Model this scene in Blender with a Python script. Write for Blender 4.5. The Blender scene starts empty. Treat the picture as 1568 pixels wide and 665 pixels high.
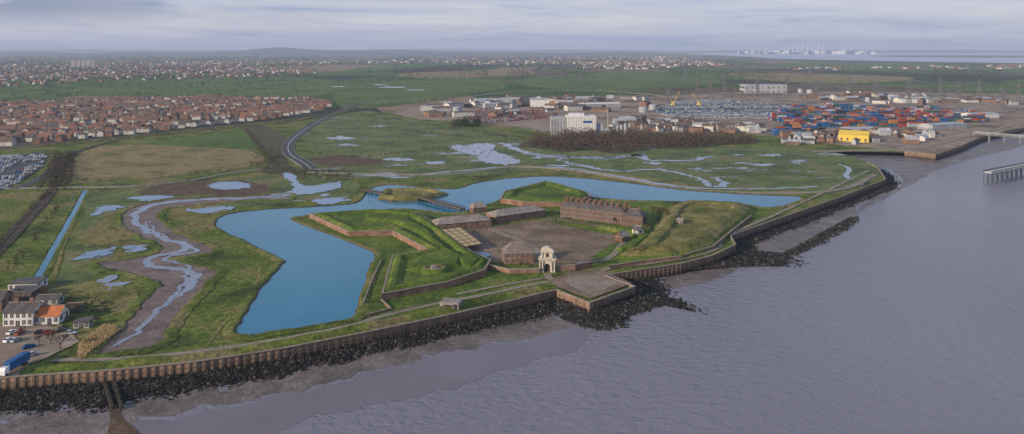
import bpy, math, random
from mathutils import Vector, Matrix, noise
from mathutils.geometry import tessellate_polygon
R=random.Random(7)
H=115.0; F=1079.0; CX=784.0; HV=76.0
def g(u,v,z=0.0):
    k=(H-z)/(v-HV)
    return Vector(((u-CX)*k,F*k,z))
S=bpy.context.scene
S.view_settings.view_transform='Standard'; S.view_settings.look='None'; S.view_settings.exposure=0
# ------------------------------------------------------------------ materials
def newmat(name):
    m=bpy.data.materials.new(name); m.use_nodes=True
    nt=m.node_tree; b=nt.nodes['Principled BSDF']
    return m,nt,b
def N(nt,t,**k):
    n=nt.nodes.new(t)
    for a,b in k.items(): setattr(n,a,b)
    return n
def noisen(nt,size,detail=4,stretch=(1,1,1),rough=.6):
    geo=N(nt,'ShaderNodeNewGeometry'); mp=N(nt,'ShaderNodeMapping')
    mp.inputs['Scale'].default_value=(stretch[0]/size,stretch[1]/size,stretch[2]/size)
    nt.links.new(geo.outputs['Position'],mp.inputs['Vector'])
    n=N(nt,'ShaderNodeTexNoise'); n.inputs['Scale'].default_value=1; n.inputs['Detail'].default_value=detail
    n.inputs['Roughness'].default_value=rough
    nt.links.new(mp.outputs['Vector'],n.inputs['Vector'])
    return n.outputs['Fac']
def ramp(nt,fac,stops,mode='LINEAR'):
    r=N(nt,'ShaderNodeValToRGB'); r.color_ramp.interpolation=mode
    el=r.color_ramp.elements
    while len(el)<len(stops): el.new(.5)
    for e,(p,c) in zip(el,stops):
        e.position=p; e.color=(c[0],c[1],c[2],1)
    nt.links.new(fac,r.inputs['Fac']); return r.outputs['Color']
def mixc(nt,fac,a,b,mode='MIX'):
    m=N(nt,'ShaderNodeMix',data_type='RGBA',blend_type=mode)
    if isinstance(fac,(int,float)): m.inputs[0].default_value=fac
    else: nt.links.new(fac,m.inputs[0])
    for i,x in ((6,a),(7,b)):
        if isinstance(x,tuple): m.inputs[i].default_value=(x[0],x[1],x[2],1)
        else: nt.links.new(x,m.inputs[i])
    return m.outputs[2]
def M(name,cols,sizes=(20,2),rough=.9,bump=0,bs=.5,spec=.2,stretch=(1,1,1),var=.3,detail=5):
    m,nt,b=newmat(name)
    lo,hi=.34,.66
    st=[(lo+(hi-lo)*i/max(1,len(cols)-1),c) for i,c in enumerate(cols)]
    c=ramp(nt,noisen(nt,sizes[0],detail,stretch),st)
    v=ramp(nt,noisen(nt,sizes[1],2,stretch),[(.3,(1-var,)*3),(.7,(1+var,)*3)])
    c=mixc(nt,1.0,c,v,'MULTIPLY')
    nt.links.new(c,b.inputs['Base Color'])
    b.inputs['Roughness'].default_value=rough; b.inputs['Specular IOR Level'].default_value=spec
    if bump:
        bn=N(nt,'ShaderNodeBump'); bn.inputs['Strength'].default_value=bump; bn.inputs['Distance'].default_value=bs
        nt.links.new(noisen(nt,bs*2.5,2,stretch),bn.inputs['Height']); nt.links.new(bn.outputs[0],b.inputs['Normal'])
    return m
GRASS=M('grass',[(.045,.052,.012),(.068,.09,.014),(.092,.125,.018),(.125,.14,.028),(.19,.155,.06),(.15,.12,.06)],(36,3.0),bump=.7,bs=.7,detail=8,var=.45)
LAWN=M('fort_grass',[(.05,.075,.012),(.072,.112,.014),(.10,.142,.018),(.15,.155,.035)],(22,2.5),bump=.6,bs=.6,detail=7,var=.38)
ROUGH=M('rough_grass',[(.075,.085,.018),(.135,.125,.032),(.215,.18,.065),(.15,.115,.05)],(20,2.2),bump=.8,bs=.7,detail=6)
FIELDG=M('field_green',[(.055,.09,.02),(.08,.125,.026),(.105,.15,.035)],(160,12),detail=7)
FIELDT=M('field_tan',[(.11,.11,.035),(.19,.15,.06),(.25,.185,.09),(.12,.115,.035)],(38,5),detail=7)
SCRUBG=M('scrub_ground',[(.05,.055,.025),(.10,.082,.05),(.07,.075,.03)],(40,6))
WASTE=M('industrial_ground',[(.12,.085,.065),(.21,.15,.115),(.30,.23,.18),(.10,.085,.055)],(110,11),detail=6)
TOWNG=M('town_ground',[(.05,.065,.03),(.10,.09,.08),(.16,.14,.13)],(25,6))
PARADE=M('parade_gravel',[(.12,.08,.055),(.185,.13,.092),(.26,.19,.14)],(18,1.6),bump=.3,bs=.2,detail=8)
ASPH=M('asphalt',[(.06,.06,.065),(.09,.09,.095)],(15,1.5))
PATH=M('gravel_path',[(.19,.155,.125),(.29,.24,.195)],(9,1.2))
CONC=M('concrete',[(.22,.20,.175),(.33,.30,.265)],(7,.8))
MUD=M('creek_mud',[(.095,.058,.042),(.155,.10,.072),(.21,.145,.11)],(11,1.5),rough=.5,spec=.4,bump=.6,bs=.5,detail=7)
FMUD=M('foreshore_mud',[(.10,.074,.062),(.15,.115,.10),(.20,.16,.145)],(13,2),rough=.45,spec=.4,bump=.7,bs=.5,detail=7)
DMUD=M('dark_marsh_mud',[(.05,.04,.03),(.12,.075,.05),(.08,.075,.03)],(12,2.5),detail=7)
ROCK=M('armour_rock',[(.008,.008,.008),(.02,.018,.015),(.045,.04,.032)],(4,.6),rough=.8,var=.5)
BRICK=M('old_brick',[(.16,.085,.058),(.23,.132,.092),(.29,.185,.135)],(5,.6),var=.35,bump=.2,bs=.15)
BRICKD=M('dark_brick',[(.12,.065,.05),(.17,.095,.07)],(4,.5),var=.3)
STONE=M('pale_stone',[(.42,.37,.30),(.58,.53,.45)],(2.2,.4),var=.3)
WHITE=M('white_render',[(.55,.54,.53),(.70,.69,.67)],(5,1),var=.12)
SLATE=M('slate_roof',[(.075,.066,.064),(.13,.115,.11)],(4,.7),rough=.6,var=.3)
SLATEB=M('brown_slate_roof',[(.16,.125,.11),(.24,.19,.17)],(4,.7),rough=.6,var=.3)
PALEROOF=M('lichen_roof',[(.20,.165,.145),(.31,.265,.235)],(4,.7),var=.35)
ORANGE=M('orange_tile_roof',[(.42,.13,.05),(.55,.19,.08)],(3,.5),var=.25)
REDR=M('red_tile_roof',[(.19,.085,.06),(.27,.135,.095)],(12,2))
BRNR=M('brown_tile_roof',[(.12,.08,.065),(.18,.125,.10)],(12,2))
CREAM=M('cream_wall',[(.42,.39,.35),(.60,.57,.53)],(12,2))
METAL=M('metal_cladding',[(.28,.29,.31),(.42,.43,.45)],(12,2),rough=.5)
YELLOW=M('yellow_cladding',[(.60,.42,.06),(.70,.5,.09)],(6,1),var=.15)
BLUE=M('blue_paint',[(.02,.08,.22),(.03,.12,.30)],(6,1),rough=.5)
REDP=M('red_paint',[(.27,.05,.03),(.34,.08,.05)],(6,1),rough=.5)
ORNP=M('orange_paint',[(.40,.17,.07),(.46,.2,.09)],(6,1),rough=.5)
GREENP=M('green_paint',[(.03,.11,.07),(.05,.14,.09)],(6,1),rough=.5)
SILVER=M('silver_paint',[(.35,.37,.40),(.48,.50,.53)],(6,1),rough=.35,spec=.5)
DARKP=M('dark_paint',[(.03,.03,.035),(.05,.05,.06)],(6,1),rough=.35,spec=.5)
WHITEP=M('white_paint',[(.7,.7,.7),(.8,.8,.8)],(6,1),rough=.4,var=.06)
GLASS=M('window_glass',[(.02,.025,.03),(.04,.045,.055)],(3,.6),rough=.12,spec=.6)
WOOD=M('weathered_timber',[(.12,.10,.07),(.22,.18,.14)],(3,.4))
WOODD=M('dark_timber',[(.03,.025,.02),(.06,.05,.04)],(3,.4))
PLANK=M('timber_planks',[(.40,.29,.15),(.52,.39,.22)],(3,.5))
TWIG=M('bare_twigs',[(.05,.038,.03),(.10,.075,.06)],(5,1))
TWIG2=M('brown_scrub',[(.09,.06,.042),(.15,.10,.07)],(5,1))
LEAFD=M('dark_leaves',[(.015,.028,.012),(.03,.05,.02)],(6,1))
LEAFM=M('olive_leaves',[(.05,.065,.02),(.08,.09,.035)],(6,1))
REED=M('reeds',[(.26,.19,.10),(.38,.29,.16)],(3,.5))
TYRE=M('tyre',[(.02,.02,.02),(.03,.03,.03)],(3,.5))
HILL=M('hill_woodland',[(.03,.045,.03),(.06,.08,.04)],(900,200))
DARKM=M('galvanised_steel',[(.10,.10,.11),(.17,.17,.18)],(6,1))
CONCD=M('pale_rock',[(.06,.055,.045),(.11,.10,.085)],(4,.6))
CAPM=M('wall_cap',[(.21,.165,.13),(.30,.245,.20)],(6,.8))
# sheet piling: rust, dark and weed-stained toward the tide line
m,nt,b=newmat('sheet_piling'); PILE=m
geo=N(nt,'ShaderNodeNewGeometry'); sx=N(nt,'ShaderNodeSeparateXYZ'); nt.links.new(geo.outputs['Position'],sx.inputs[0])
mr=N(nt,'ShaderNodeMapRange'); mr.inputs[1].default_value=-4.2; mr.inputs[2].default_value=1; nt.links.new(sx.outputs['Z'],mr.inputs[0])
c1=ramp(nt,mr.outputs[0],[(.0,(.03,.025,.018)),(.2,(.08,.055,.04)),(.4,(.165,.105,.073)),(.8,(.225,.15,.108)),(1,(.235,.17,.13))])
c2=ramp(nt,noisen(nt,2.6,5,(1,1,.3)),[(.3,(.5,.5,.5)),(.7,(1.4,1.34,1.28))])
nt.links.new(mixc(nt,1.0,c1,c2,'MULTIPLY'),b.inputs['Base Color']); b.inputs['Roughness'].default_value=.85
# patchwork of far fields
m,nt,b=newmat('far_fields'); FIELDS=m
geo=N(nt,'ShaderNodeNewGeometry'); mp=N(nt,'ShaderNodeMapping'); mp.inputs['Scale'].default_value=(1/380,1/620,0); mp.inputs['Rotation'].default_value=(0,0,.35)
nt.links.new(geo.outputs['Position'],mp.inputs['Vector'])
vo=N(nt,'ShaderNodeTexVoronoi'); vo.inputs['Scale'].default_value=1; vo.inputs['Randomness'].default_value=.8; vo.distance='MANHATTAN'
nt.links.new(mp.outputs[0],vo.inputs['Vector'])
sc=N(nt,'ShaderNodeSeparateColor'); nt.links.new(vo.outputs['Color'],sc.inputs[0])
c=ramp(nt,sc.outputs[0],[(0,(.06,.10,.03)),(.18,(.12,.10,.065)),(.34,(.07,.12,.035)),(.46,(.19,.135,.09)),(.58,(.045,.055,.035)),(.7,(.085,.14,.04)),(.84,(.24,.175,.12)),(.93,(.06,.055,.045))],'CONSTANT')
c2=ramp(nt,noisen(nt,90,5),[(.3,(.6,.6,.65)),(.7,(1.35,1.3,1.25))]); c=mixc(nt,1.0,c,c2,'MULTIPLY')
nt.links.new(c,b.inputs['Base Color']); b.inputs['Roughness'].default_value=.95; b.inputs['Specular IOR Level'].default_value=.1
# water materials
def water(name,c1,c2,size,rough,bstr,bdist,rs,stretch=(1,1,1)):
    m,nt,b=newmat(name)
    c=ramp(nt,noisen(nt,size,4,stretch),[(.3,c1),(.7,c2)]); nt.links.new(c,b.inputs['Base Color'])
    b.inputs['Roughness'].default_value=rough; b.inputs['IOR'].default_value=1.33
    bn=N(nt,'ShaderNodeBump'); bn.inputs['Strength'].default_value=bstr; bn.inputs['Distance'].default_value=bdist
    nt.links.new(noisen(nt,rs,4,(1,1.8,1),.65),bn.inputs['Height']); nt.links.new(bn.outputs[0],b.inputs['Normal'])
    return m
MOAT=water('moat_water',(.022,.15,.25),(.045,.205,.32),90,.08,.25,.15,2.5,(1,.6,1))
POOL=water('pool_water',(.15,.23,.34),(.20,.28,.40),20,.08,.1,.1,2)
STREAM=water('creek_water',(.18,.205,.275),(.26,.29,.37),12,.12,.2,.1,2)
RIVER=water('river_water',(.178,.162,.198),(.24,.222,.262),330,.14,.8,1.1,5.5,(1,.45,1))
SHAL=water('shallow_water',(.145,.122,.135),(.185,.162,.18),40,.12,.25,.2,4)
def marsh(name,thr):
    m,nt,b=newmat(name)
    c=ramp(nt,noisen(nt,40,7),[(.34,(.045,.06,.012)),(.46,(.07,.10,.016)),(.56,(.105,.13,.026)),(.64,(.16,.135,.055)),(.7,(.11,.085,.045))])
    v=ramp(nt,noisen(nt,5,3),[(.3,(.65,.65,.65)),(.7,(1.35,1.35,1.35))]); c=mixc(nt,1.0,c,v,'MULTIPLY')
    k=noisen(nt,52,8,(.6,1.5,1),.68)
    w=ramp(nt,k,[(thr,(0,0,0)),(thr+.012,(1,1,1))])
    ed=ramp(nt,k,[(thr-.035,(0,0,0)),(thr-.005,(1,1,1))])
    c=mixc(nt,ed,c,(.10,.085,.045)); c=mixc(nt,w,c,(.25,.29,.37)); nt.links.new(c,b.inputs['Base Color'])
    rr=ramp(nt,w,[(0,(.9,.9,.9)),(1,(.1,.1,.1))]); nt.links.new(rr,b.inputs['Roughness'])
    return m
MARSH=marsh('marsh_grass',.635); MARSHW=marsh('wet_marsh_grass',.60)
# ------------------------------------------------------------------ mesh helpers
class MB:
    def __init__(s): s.v=[];s.f=[];s.m=[];s.T=None
    def add(s,vs,fs,mi=0):
        o=len(s.v)
        if s.T is not None: vs=[s.T@Vector(p) for p in vs]
        s.v+= [tuple(p) for p in vs]
        for f in fs: s.f.append(tuple(o+i for i in f)); s.m.append(mi)
    def box(s,c,d,mi=0,ang=0,taper=1):
        x,y,z=c; a,b2,h=d[0]/2,d[1]/2,d[2]; ca,sa=math.cos(ang),math.sin(ang)
        vs=[]
        for zz,t in ((0,1),(h,taper)):
            for px,py in ((-a,-b2),(a,-b2),(a,b2),(-a,b2)):
                px*=t;py*=t; vs.append((x+px*ca-py*sa,y+px*sa+py*ca,z+zz))
        s.add(vs,[(0,3,2,1),(4,5,6,7),(0,1,5,4),(1,2,6,5),(2,3,7,6),(3,0,4,7)],mi)
    def gable(s,c,d,hr,mw,mr,ang=0,over=.3):
        x,y,z=c; a,b2,h=d[0]/2,d[1]/2,d[2]; ca,sa=math.cos(ang),math.sin(ang)
        t=lambda px,py,pz:(x+px*ca-py*sa,y+px*sa+py*ca,z+pz)
        vs=[t(-a,-b2,0),t(a,-b2,0),t(a,b2,0),t(-a,b2,0),t(-a,-b2,h),t(a,-b2,h),t(a,b2,h),t(-a,b2,h)]
        s.add(vs,[(0,1,5,4),(1,2,6,5),(2,3,7,6),(3,0,4,7)],mw)
        s.add([t(-a,-b2,h),t(-a,b2,h),t(-a,0,h+hr),t(a,-b2,h),t(a,b2,h),t(a,0,h+hr)],[(0,2,1),(3,4,5)],mw)
        A=a+over;B=b2+over; hz=h-.05
        s.add([t(-A,-B,hz),t(A,-B,hz),t(A,B,hz),t(-A,B,hz),t(-A,0,h+hr+.12),t(A,0,h+hr+.12)],[(0,1,5,4),(2,3,4,5)],mr)
    def beam(s,p,q,w,mi=0,w2=None):
        p=Vector(p);q=Vector(q);d=(q-p)
        if d.length<1e-6:return
        d.normalize(); u=d.cross(Vector((0,0,1)))
        if u.length<.05:u=Vector((1,0,0))
        u.normalize(); v=d.cross(u); w2=w if w2 is None else w2
        vs=[p+u*w/2+v*w/2,p-u*w/2+v*w/2,p-u*w/2-v*w/2,p+u*w/2-v*w/2,q+u*w2/2+v*w2/2,q-u*w2/2+v*w2/2,q-u*w2/2-v*w2/2,q+u*w2/2-v*w2/2]
        s.add(vs,[(0,1,5,4),(1,2,6,5),(2,3,7,6),(3,0,4,7),(0,3,2,1),(4,5,6,7)],mi)
    def cyl(s,c,r,h,mi=0,n=10,r2=None,axis='z'):
        x,y,z=c; r2=r if r2 is None else r2; vs=[]
        for k,rr in ((0,r),(h,r2)):
            for i in range(n):
                a=2*math.pi*i/n
                if axis=='z': vs.append((x+rr*math.cos(a),y+rr*math.sin(a),z+k))
                else: vs.append((x+rr*math.cos(a),y+k,z+rr*math.sin(a)))
        s.add(vs,[(i,(i+1)%n,n+(i+1)%n,n+i) for i in range(n)]+[tuple(range(n))[::-1],tuple(range(n,2*n))],mi)
    def extr(s,prof,y0,y1,mi=0):
        n=len(prof); vs=[(x,y0,z) for x,z in prof]+[(x,y1,z) for x,z in prof]
        tri=tessellate_polygon([[Vector((x,z,0)) for x,z in prof]])
        s.add(vs,[(i,(i+1)%n,n+(i+1)%n,n+i) for i in range(n)]+[tuple(t) for t in tri]+[tuple(n+i for i in t) for t in tri],mi)
    def obj(s,name,mats,parent=None,smooth=False):
        me=bpy.data.meshes.new(name); me.from_pydata(s.v,[],s.f)
        for mm in (mats if isinstance(mats,(list,tuple)) else [mats]): me.materials.append(mm)
        me.polygons.foreach_set('material_index',s.m)
        if smooth: me.polygons.foreach_set('use_smooth',[True]*len(s.f))
        me.update(); o=bpy.data.objects.new(name,me); S.collection.objects.link(o)
        if parent: o.parent=parent
        return o
def empty(name,loc=(0,0,0)):
    o=bpy.data.objects.new(name,None); o.empty_display_size=1; S.collection.objects.link(o); return o
def cat(pts,closed,n):
    if n<=1: return [p.copy() for p in pts]
    out=[];L=len(pts)
    rng=range(L) if closed else range(L-1)
    for i in rng:
        if closed: a,b,c,d=pts[i-1],pts[i],pts[(i+1)%L],pts[(i+2)%L]
        else: a,b,c,d=pts[max(i-1,0)],pts[i],pts[i+1],pts[min(i+2,L-1)]
        for k in range(n):
            t=k/n
            out.append(.5*((2*b)+(c-a)*t+(2*a-5*b+4*c-d)*t*t+(3*b-a-3*c+d)*t**3))
    if not closed: out.append(pts[-1].copy())
    return out
def lin(pts,closed,n):
    out=[];L=len(pts)
    for i in (range(L) if closed else range(L-1)):
        for k in range(n): out.append(pts[i].lerp(pts[(i+1)%L],k/n))
    if not closed: out.append(pts[-1].copy())
    return out
def jitter(pts,j,sc=9):
    for p in pts:
        q=Vector((p.x/sc,p.y/sc,0)); a=q+Vector((31,7,3))
        p.x+=j*(noise.noise(q)*2+noise.noise(q*2.7)); p.y+=j*(noise.noise(a)*2+noise.noise(a*2.7))
    return pts
def flat(name,pts,mat,parent=None):
    tri=tessellate_polygon([[Vector((p.x,p.y,0)) for p in pts]])
    mb=MB(); fs=[]
    for t in tri:
        a,b,c=[pts[i] for i in t]
        if (b.x-a.x)*(c.y-a.y)-(b.y-a.y)*(c.x-a.x)<0: t=(t[0],t[2],t[1])
        fs.append(tuple(t))
    mb.add(pts,fs); return mb.obj(name,mat,parent)
ZC=[0]
def poly(name,px,z,mat,n=5,jit=1.0,sc=9,sharp=False,parent=None):
    ZC[0]+=1; z=z+(ZC[0]%37)*.0011
    pts=[g(u,v) for u,v in px]
    pts=lin(pts,True,n) if sharp else cat(pts,True,n)
    jitter(pts,jit,sc)
    for p in pts:p.z=z
    return flat(name,pts,mat,parent)
def area(p): return sum(p[i-1].x*p[i].y-p[i].x*p[i-1].y for i in range(len(p)))
def offs(pts,d,closed=False):
    out=[];L=len(pts)
    for i,p in enumerate(pts):
        a=pts[i-1] if (i>0 or closed) else None
        b=pts[(i+1)%L] if (i<L-1 or closed) else None
        ns=[]
        if a is not None:
            t=Vector((p.x-a.x,p.y-a.y)); 
            if t.length>1e-6: t.normalize(); ns.append(Vector((t.y,-t.x)))
        if b is not None:
            t=Vector((b.x-p.x,b.y-p.y)); 
            if t.length>1e-6: t.normalize(); ns.append(Vector((t.y,-t.x)))
        n=sum(ns,Vector((0,0)))
        if n.length<1e-4:n=ns[0]
        n.normalize(); k=max(.45,n.dot(ns[0])); n=n*(d/k)
        out.append(Vector((p.x+n.x,p.y+n.y,p.z)))
    return out
def sweep(name,pts,prof,mats,mis=None,closed=False,parent=None,z0=None,smooth=False,wob=0):
    mb=MB();rows=[]
    for o,z in prof:
        r=offs(pts,o,closed)
        for p in r:p.z=z*(1+wob*noise.noise(Vector((p.x/13,p.y/13,0))))+(p.z if z0 is None else z0)
        rows.append(r)
    L=len(pts);vs=[p for r in rows for p in r];K=len(rows)
    mb.v+=[tuple(p) for p in vs]
    for j in range(K-1):
        for i in (range(L) if closed else range(L-1)):
            i2=(i+1)%L
            mb.f.append((j*L+i,j*L+i2,(j+1)*L+i2,(j+1)*L+i)); mb.m.append(mis[j] if mis else 0)
    return mb.obj(name,mats,parent,smooth)
def ribbon(name,px,w,z,mat,n=6,jit=0,parent=None,pts=None):
    ZC[0]+=1; z=z+(ZC[0]%37)*.0011
    pts=pts or cat([g(u,v) for u,v in px],False,n)
    if jit: jitter(pts,jit)
    ws=w if isinstance(w,(list,tuple)) else [w]*2
    mb=MB(); A=offs(pts,-1);B=offs(pts,1);L=len(pts);vs=[]
    for i in range(L):
        t=i/(L-1)*(len(ws)-1);k=min(int(t),len(ws)-2);wi=(ws[k]+(ws[k+1]-ws[k])*(t-k))/2
        if jit: wi*=1+.7*noise.noise(Vector((i*.37,ws[0],3)))
        for q in (A[i],B[i]):
            d=(q-pts[i])*wi; vs.append((pts[i].x+d.x,pts[i].y+d.y,z))
    mb.add(vs,[(2*i+1,2*i+3,2*i+2,2*i) for i in range(L-1)])
    return mb.obj(name,mat,parent)
def mound(name,px,rings,mats,cap,n=1,smooth=False,pz=0,pts=None,jit=0,lump=0):
    P=pts or [g(u,v,pz) for u,v in px]
    if area(P)<0:P=P[::-1]
    rows=[];mis=[];jj=None
    for d,z,mi in rings:
        r=offs(P,-d,True)
        r=cat(r,True,n) if smooth else lin(r,True,n)
        if jit:
            if jj is None: jj=[(jit*2*noise.noise(Vector((p.x/7,p.y/7,0))),jit*2*noise.noise(Vector((p.x/7,p.y/7,8)))) for p in r]
            for p,(a,b) in zip(r,jj): p.x+=a;p.y+=b
        for p in r:p.z=z+(lump*noise.noise(Vector((p.x/9,p.y/9,1))) if z>1 else 0)
        rows.append(r);mis.append(mi)
    mb=MB();L=len(rows[0]);mb.v=[tuple(p) for r in rows for p in r]
    for j in range(len(rows)-1):
        for i in range(L):
            i2=(i+1)%L; mb.f.append((j*L+i,j*L+i2,(j+1)*L+i2,(j+1)*L+i)); mb.m.append(mis[j+1])
    tri=tessellate_polygon([[Vector((p.x,p.y,0)) for p in rows[-1]]]); o=(len(rows)-1)*L
    for t in tri:
        a,b,c=[rows[-1][i] for i in t]
        if (b.x-a.x)*(c.y-a.y)-(b.y-a.y)*(c.x-a.x)<0:t=(t[0],t[2],t[1])
        mb.f.append(tuple(o+i for i in t)); mb.m.append(cap)
    return mb.obj(name,mats)
def inside(x,y,P):
    r=False;j=len(P)-1
    for i in range(len(P)):
        if (P[i].y>y)!=(P[j].y>y) and x<(P[j].x-P[i].x)*(y-P[i].y)/(P[j].y-P[i].y)+P[i].x: r=not r
        j=i
    return r
def scatter(P,n):
    xs=[p.x for p in P];ys=[p.y for p in P];o=[]
    t=0
    while len(o)<n and t<n*30:
        t+=1;x=R.uniform(min(xs),max(xs));y=R.uniform(min(ys),max(ys))
        if inside(x,y,P):o.append((x,y))
    return o
# ------------------------------------------------------------------ land, river
WALL_PX=[(-420,610),(-200,594),(0,578),(60,573),(170,566),(300,553),(430,533),(560,508),(680,483),(780,460),(852,443),(903,463),(972,438),(925,421),(1042,403),(1090,391),(1126,374),(1118,360),(1215,326),(1290,300),(1356,274),(1344,256),(1328,248)]
WT=[g(u,v,1.0) for u,v in WALL_PX]
for p in WT:p.z=0
tail=[g(u,v) for u,v in [(1290,241),(1235,237),(1300,232),(1385,234),(1432,239),(1470,226),(1500,212),(1568,197),(1700,172),(2000,150)]]
far=[Vector((30000,2600,0)),Vector((60000,60000,0)),Vector((-60000,60000,0)),Vector((-60000,100,0)),Vector((-2000,180,0))]
flat('ground',WT+tail+far,FIELDS)
near=[Vector((p.x,p.y,.05)) for p in WT+tail[:7]]+[g(u,v,0)+Vector((0,0,.05)) for u,v in [(1400,222),(1240,214),(1100,200),(900,195),(700,180),(560,170),(480,180),(300,200),(100,222),(-60,235),(-400,260)]]
flat('meadow_grass',near,GRASS)
rv=MB(); rv.add([(-60000,-3000,-5),(60000,-3000,-5),(60000,60000,-5),(-60000,60000,-5)],[(0,1,2,3)]); rv.obj('river',RIVER)
def floodwall(name,P,ztop,zbot):
    par=empty(name)
    mb=MB();L=[]
    for i in range(len(P)-1):
        d=(P[i+1]-P[i]).length;n=max(1,int(d/.7))
        for k in range(n):L.append(P[i].lerp(P[i+1],k/n))
    L.append(P[-1])
    A=offs(L,0.08);B=offs(L,.36)
    vs=[]
    for i,p in enumerate(L):
        q=A[i] if (i//2)%2 else B[i]
        vs+= [(q.x,q.y,zbot),(q.x,q.y,ztop)]
    mb.add(vs,[(2*i,2*i+2,2*i+3,2*i+1) for i in range(len(L)-1)]); mb.obj('piling',PILE,par)
    sweep('cap',P,[(.55,ztop-.3),(.55,ztop),(-.45,ztop),(-.45,ztop-1.2)],CAPM,parent=par,z0=0)
    sweep('waling',P,[(.40,ztop-2.0),(.5,ztop-2.0),(.5,ztop-1.85),(.40,ztop-1.85)],WOOD,parent=par,z0=0)
    return par
floodwall('flood_wall',WT,1.0,-4.6)
floodwall('flood_wall',[p.copy() for p in tail[3:]],1.6,-5.2)
def edge(px,z): return [g(u,v,z) for u,v in px]
rock_out=edge([(-420,668),(-200,650),(0,630),(80,628),(160,625),(200,616),(300,598),(430,576),(560,547),(700,516),(790,495),(850,484),(905,505),(950,500),(985,480),(1010,466),(1076,480),(1048,462),(1020,450),(1012,428)],-5)
def resample(P,n):
    d=[0]
    for i in range(1,len(P)):d.append(d[-1]+(Vector((P[i].x,P[i].y))-Vector((P[i-1].x,P[i-1].y))).length)
    o=[];j=0
    for k in range(n):
        t=d[-1]*k/(n-1)
        while j<len(P)-2 and d[j+1]<t:j+=1
        s=(t-d[j])/max(1e-6,d[j+1]-d[j]);o.append(P[j].lerp(P[j+1],min(1,s)))
    return o
ph=(1+5**.5)/2
IV=[Vector(v).normalized() for v in [(-1,ph,0),(1,ph,0),(-1,-ph,0),(1,-ph,0),(0,-1,ph),(0,1,ph),(0,-1,-ph),(0,1,-ph),(ph,0,-1),(ph,0,1),(-ph,0,-1),(-ph,0,1)]]
FI=[(0,11,5),(0,5,1),(0,1,7),(0,7,10),(0,10,11),(1,5,9),(5,11,4),(11,10,2),(10,7,6),(7,1,8),(3,9,4),(3,4,2),(3,2,6),(3,6,8),(3,8,9),(4,9,5),(2,4,11),(6,2,10),(8,6,7),(9,8,1)]
def rocks(name,A,B,n,zi,zo,cnt,smin,smax,nc=6):
    par=empty(name)
    mb=MB()
    for i in range(n):
        wv=1+.34*noise.noise(Vector((A[i].x/14,A[i].y/14,2)))+.2*noise.noise(Vector((A[i].x/3,A[i].y/3,2)))
        B[i]=A[i].lerp(B[i],wv) if wv<1.3 else B[i]
        for k in range(nc+1):
            t=k/nc;p=A[i].lerp(B[i],t);z=zi+(zo-zi)*t
            q=Vector((p.x/2.5,p.y/2.5,0)); z+=.5*noise.noise(q)*(1-t*.6)
            if k==0:z=zi
            mb.v.append((p.x+(.9*noise.noise(q*1.3) if k else 0),p.y+(.9*noise.noise(q*1.7) if k else 0),z))
    for i in range(n-1):
        for k in range(nc):
            a=i*(nc+1)+k;mb.f.append((a,a+1,a+nc+2,a+nc+1));mb.m.append(0)
    mb.obj('rock_bed',ROCK,par)
    rb=MB()
    for _ in range(cnt):
        s=R.random()*(n-1.001);i=int(s);t=R.random()**.85*1.14
        a=A[i].lerp(A[i+1],s-i);b=B[i].lerp(B[i+1],s-i);p=a.lerp(b,t)
        if t>.9 and R.random()<.5: continue
        z=zi+(zo-zi)*min(t,1)+.12; r=R.uniform(smin,smax)*(1.0 if R.random()<.85 else 1.5)
        sx,sy,sz=r*R.uniform(.7,1.3),r*R.uniform(.7,1.3),r*R.uniform(.5,.9)
        a=R.random()*6.3;ca,sa=math.cos(a),math.sin(a);vs=[]
        for v in IV:
            f=R.uniform(.75,1.2);x=v.x*sx*f;y=v.y*sy*f;vs.append((p.x+x*ca-y*sa,p.y+x*sa+y*ca,z+v.z*sz*f))
        rb.add(vs,FI,0 if R.random()<.88 else 1)
    rb.obj('boulders',[ROCK,CONCD],par)
n1=260
A1=resample([p.copy() for p in WT[:11]],n1);B1=resample(rock_out[:12],n1)
rocks('rock_armour',A1,B1,n1,-3.1,-5.15,6500,.25,.62)
A2=resample([WT[10].copy(),WT[11].copy(),WT[12].copy()],60);B2=resample(rock_out[11:16]+[rock_out[15]],60)
rocks('rock_armour',A2,B2,60,-2.9,-5.15,2800,.3,.75)
A3=resample([WT[12].copy(),WT[13].copy(),WT[14].lerp(WT[13],.6)],30);B3=resample([rock_out[15],rock_out[16],rock_out[17],rock_out[18],rock_out[19]],30)
rocks('rock_armour',A3,B3,30,-3.2,-5.15,900,.3,.75)
A4=resample([WT[14].lerp(WT[13],.1),WT[15],WT[16],WT[17]],50);B4=resample(edge([(1070,412),(1100,410),(1150,408),(1195,408),(1225,392),(1160,384),(1150,376)],-5),50)
A5=resample([WT[17],WT[18],WT[19],WT[20],WT[21]],80)
B5b=resample(edge([(1140,385),(1170,370),(1235,345),(1290,322),(1330,306),(1376,288),(1372,270),(1350,260)],-5),80)
rocks('rock_armour',A4,B4,50,-3.4,-5.15,1800,.35,.85)
rocks('rock_armour',A5,B5b,80,-3.4,-5.15,1000,.35,.85)
R6=resample(edge([(1165,400),(1200,388),(1235,370),(1270,350),(1300,335)],-5),40);R7=resample(edge([(1185,410),(1215,392),(1262,372),(1310,343),(1312,332)],-5),40)
rocks('rock_armour',R6,R7,40,-4.6,-5.15,1300,.35,.9)
def lowpoly(name,px,z,mat,n=5,jit=1.5,sharp=False):
    pts=cat([g(u,v,z) for u,v in px],True,n);jitter(pts,jit,14)
    for p in pts:p.z=z
    return flat(name,pts,mat)
lowpoly('mud_foreshore',[(1110,392),(1150,372),(1230,342),(1295,318),(1312,330),(1262,356),(1215,386),(1170,402),(1120,405)],-4.9,FMUD)
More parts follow.
